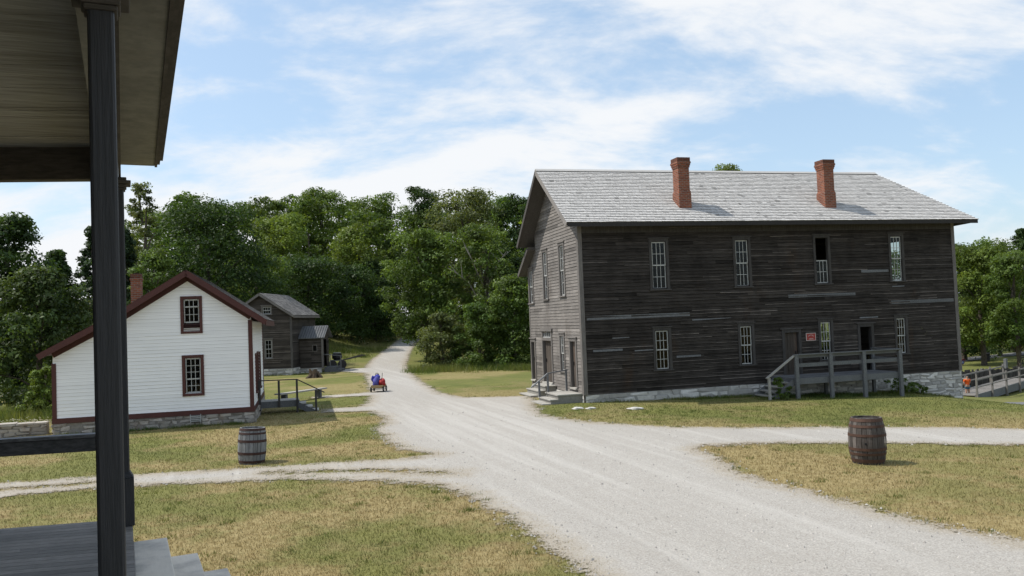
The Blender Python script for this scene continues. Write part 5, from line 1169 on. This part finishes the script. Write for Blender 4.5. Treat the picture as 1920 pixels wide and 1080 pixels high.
n = 330000; d = 7.5 * (42 / 7.5) ** (g.rand(n) ** .9); az = (g.rand(n) - .5) * 1.32; X = d * np.tan(az); Y = d
ok = clear(X, Y, .6); X, Y = X[ok], Y[ok]; dd = Y
h = (.016 + .030 * g.rand(len(X))) * (1 + dd / 60) * (1 - .8 * ss((dd - 24) / 17)); w = .004 + dd * .0007
tag(blades('lawn_grass', X, Y, h, w, .84 + .62 * g.rand(len(X)), M['blade'], 1.1, 3), 'short dry grass blades over the lawns', 'grass', kind='stuff')
# green tussocks along road edges and building feet
def tufts(name, centres, per, rad, hh, wd, mat, label, seed):
    g = np.random.RandomState(seed); c = np.repeat(np.array(centres), per, 0); r = rad * np.sqrt(g.rand(len(c))) * (.5 + g.rand(len(c))); a = g.rand(len(c)) * 6.283
    X = c[:, 0] + r * np.cos(a); Y = c[:, 1] + r * np.sin(a)
    return tag(blades(name, X, Y, hh * (.4 + .8 * g.rand(len(X))), wd * (.6 + .8 * g.rand(len(X))), .6 + .7 * g.rand(len(X)), mat, .9, seed + 1), label, 'grass', kind='stuff')
edge = []
rr = random.Random(31)
for (a, b), (c, e) in zip(ROAD[:-1], ROAD[1:]):
    L_ = math.hypot(c - a, e - b)
    if 5 < b < 60:
        for i in range(int(L_ * 1.6)): t = rr.random(); edge.append((a + (c - a) * t + rr.gauss(0, .25), b + (e - b) * t + rr.gauss(0, .25)))
weeds = [(rr.uniform(-9, 13), rr.uniform(9, 30)) for _ in range(420)]; wx = np.array(weeds); wo = clear(wx[:, 0], wx[:, 1], .01); edge += [p for p, q in zip(weeds, wo) if q]
edge += [(-.85, 14.32)] * 3 + [(-2.94, 15.12)] * 2 + [(-1.6, 15.9), (-1.3, 15.2), (-2.2, 16.5), (-.6, 15.0)] * 2
tufts('edge_tufts', edge, 34, .13, .06, .012, M['leaf_weed'], 'green weed tufts along the gravel edges', 7)
def along(ox, oy, th, x0, x1, y, n, j):
    return [(ox + u * math.cos(th) - v * math.sin(th), oy + u * math.sin(th) + v * math.cos(th)) for u, v in ((rr.uniform(x0, x1), y + rr.gauss(0, j)) for _ in range(n))]
foot = along(MX, MY, MTH, 3.5, 8, -.2, 60, .1) + along(MX, MY, MTH, 12.8, 16.5, -.25, 70, .15) + along(-9.219, 29.035, WTH, -6.4, 0, -.15, 50, .06) + along(MX, MY, MTH, 6.6, 13.5, -1.0, 120, .55) + along(-15.44, 57.48, R(-2), -4, 3, -.2, 50, .15)
tufts('foot_grass', foot + along(MX, MY, MTH, .3, 17, -.12, 60, .05), 40, .20, .13, .014, M['leaf_weed'], 'longer green grass growing along the foundations', 9)
tall = [(rr.uniform(-7, 3), 56.6 - abs(rr.gauss(0, 1.5))) for _ in range(150)] + [(rr.uniform(-30, -13.5), 80 + rr.gauss(0, 4)) for _ in range(260)] + [(rr.uniform(-24, -16.5), 33.5 + rr.gauss(0, 1.2)) for _ in range(120)]
tufts('tall_grass', tall, 46, .6, .5, .025, M['leaf_weed'], 'tall unmown grass at the edge of the wood', 12)
def flowers(name, centres, per, rad, hh, label, seed):
    g = np.random.RandomState(seed); c = np.repeat(np.array(centres), per, 0); X = c[:, 0] + g.normal(size=len(c)) * rad; Y = c[:, 1] + g.normal(size=len(c)) * rad; Z = terr(X, Y) + hh * (.5 + .6 * g.rand(len(c))); s = .025 + .02 * g.rand(len(c))
    V = np.stack([np.stack([X - s, Y, Z], 1), np.stack([X, Y - s, Z + s * .7], 1), np.stack([X + s, Y, Z], 1), np.stack([X, Y + s, Z - s * .7], 1)], 1).reshape(-1, 3)
    return tag(np_mesh(name, V, len(X), 4, .8 + .3 * g.rand(len(X)), M['petal']), label, 'flowers', kind='stuff')
flowers('wild_flowers', [(rr.uniform(-21.5, -16.4), rr.uniform(28.4, 31)) for _ in range(90)], 7, .25, .28, 'white wild flowers behind the low stone wall', 2)
flowers('meadow_flowers', [(rr.uniform(-20, -15.5), rr.uniform(84, 92)) for _ in range(14)], 6, .4, .8, 'scattered white flowers in the far grass by the wood', 4)
# leafy weed clumps by the deck
def weed(x, y, H, Rr, lab, seed):
    rng = random.Random(seed); T = thing('weed_plant', (x, y, tz(x, y)), 0, lab, 'plant', 'weeds by the deck'); V, t, cs = crown(rng, H, .02, Rr, 14, 60, .06, 'bush'); np_mesh('leaves', V, len(t), 4, t, M['leaf_mid'], T)
    b = MB()
    for c in cs[:8]: b.tube([(0, 0, 0), (c[0] * .6, c[1] * .6, c[2] * .6), c[:3]], [.012, .009, .004], 5)
    b.build('stem', M['leaf_weed'], T)
def mloc(u, v): return (MX + u * math.cos(MTH) - v * math.sin(MTH), MY + u * math.sin(MTH) + v * math.cos(MTH))
weed(*mloc(7.25, -1.75), .85, .42, 'leafy weed growing at the foot of the deck stair', 1); weed(*mloc(13.35, -.7), .75, .55, 'leafy weed by the stone foundation right of the deck', 2); weed(*mloc(14.3, -.5), .45, .6, 'low spreading weed along the stone foundation toward its right end', 3)

# loose stones on the gravel
M['pebble'] = plain('loose_stone', (.40, .38, .35), .9, 0, .15, .2)
g = np.random.RandomState(61); n = 17000; d = 7.5 * (30 / 7.5) ** g.rand(n); X = d * np.tan((g.rand(n) - .45) * 1.25); Y = d; sdv = sdist(X, Y, ROAD, STRIPS); ok = (sdv > -.35 * g.rand(n)) & ((sdv < .9) | (g.rand(n) < .55)); X, Y = X[ok], Y[ok]; n = len(X)
r = (.005 + .022 * g.rand(n) ** 3) * (1 + Y / 60); Z = terr(X, Y) + .02; an = g.rand(n) * 6.28
ring = [np.stack([X + r * np.cos(an + q) * (.7 + .6 * g.rand(n)), Y + r * np.sin(an + q) * (.7 + .6 * g.rand(n)), Z - .004], 1) for q in (0, 1.57, 3.14, 4.71)]; top = np.stack([X, Y, Z + r * (.5 + .5 * g.rand(n))], 1)
V = np.concatenate([np.stack([ring[i], ring[(i + 1) % 4], top], 1) for i in range(4)], 0).reshape(-1, 3); tn = .72 + .55 * g.rand(n)
tag(np_mesh('loose_gravel', V, n * 4, 3, np.tile(tn, 4), M['pebble']), 'loose limestone chips scattered on the road', 'gravel', kind='stuff')
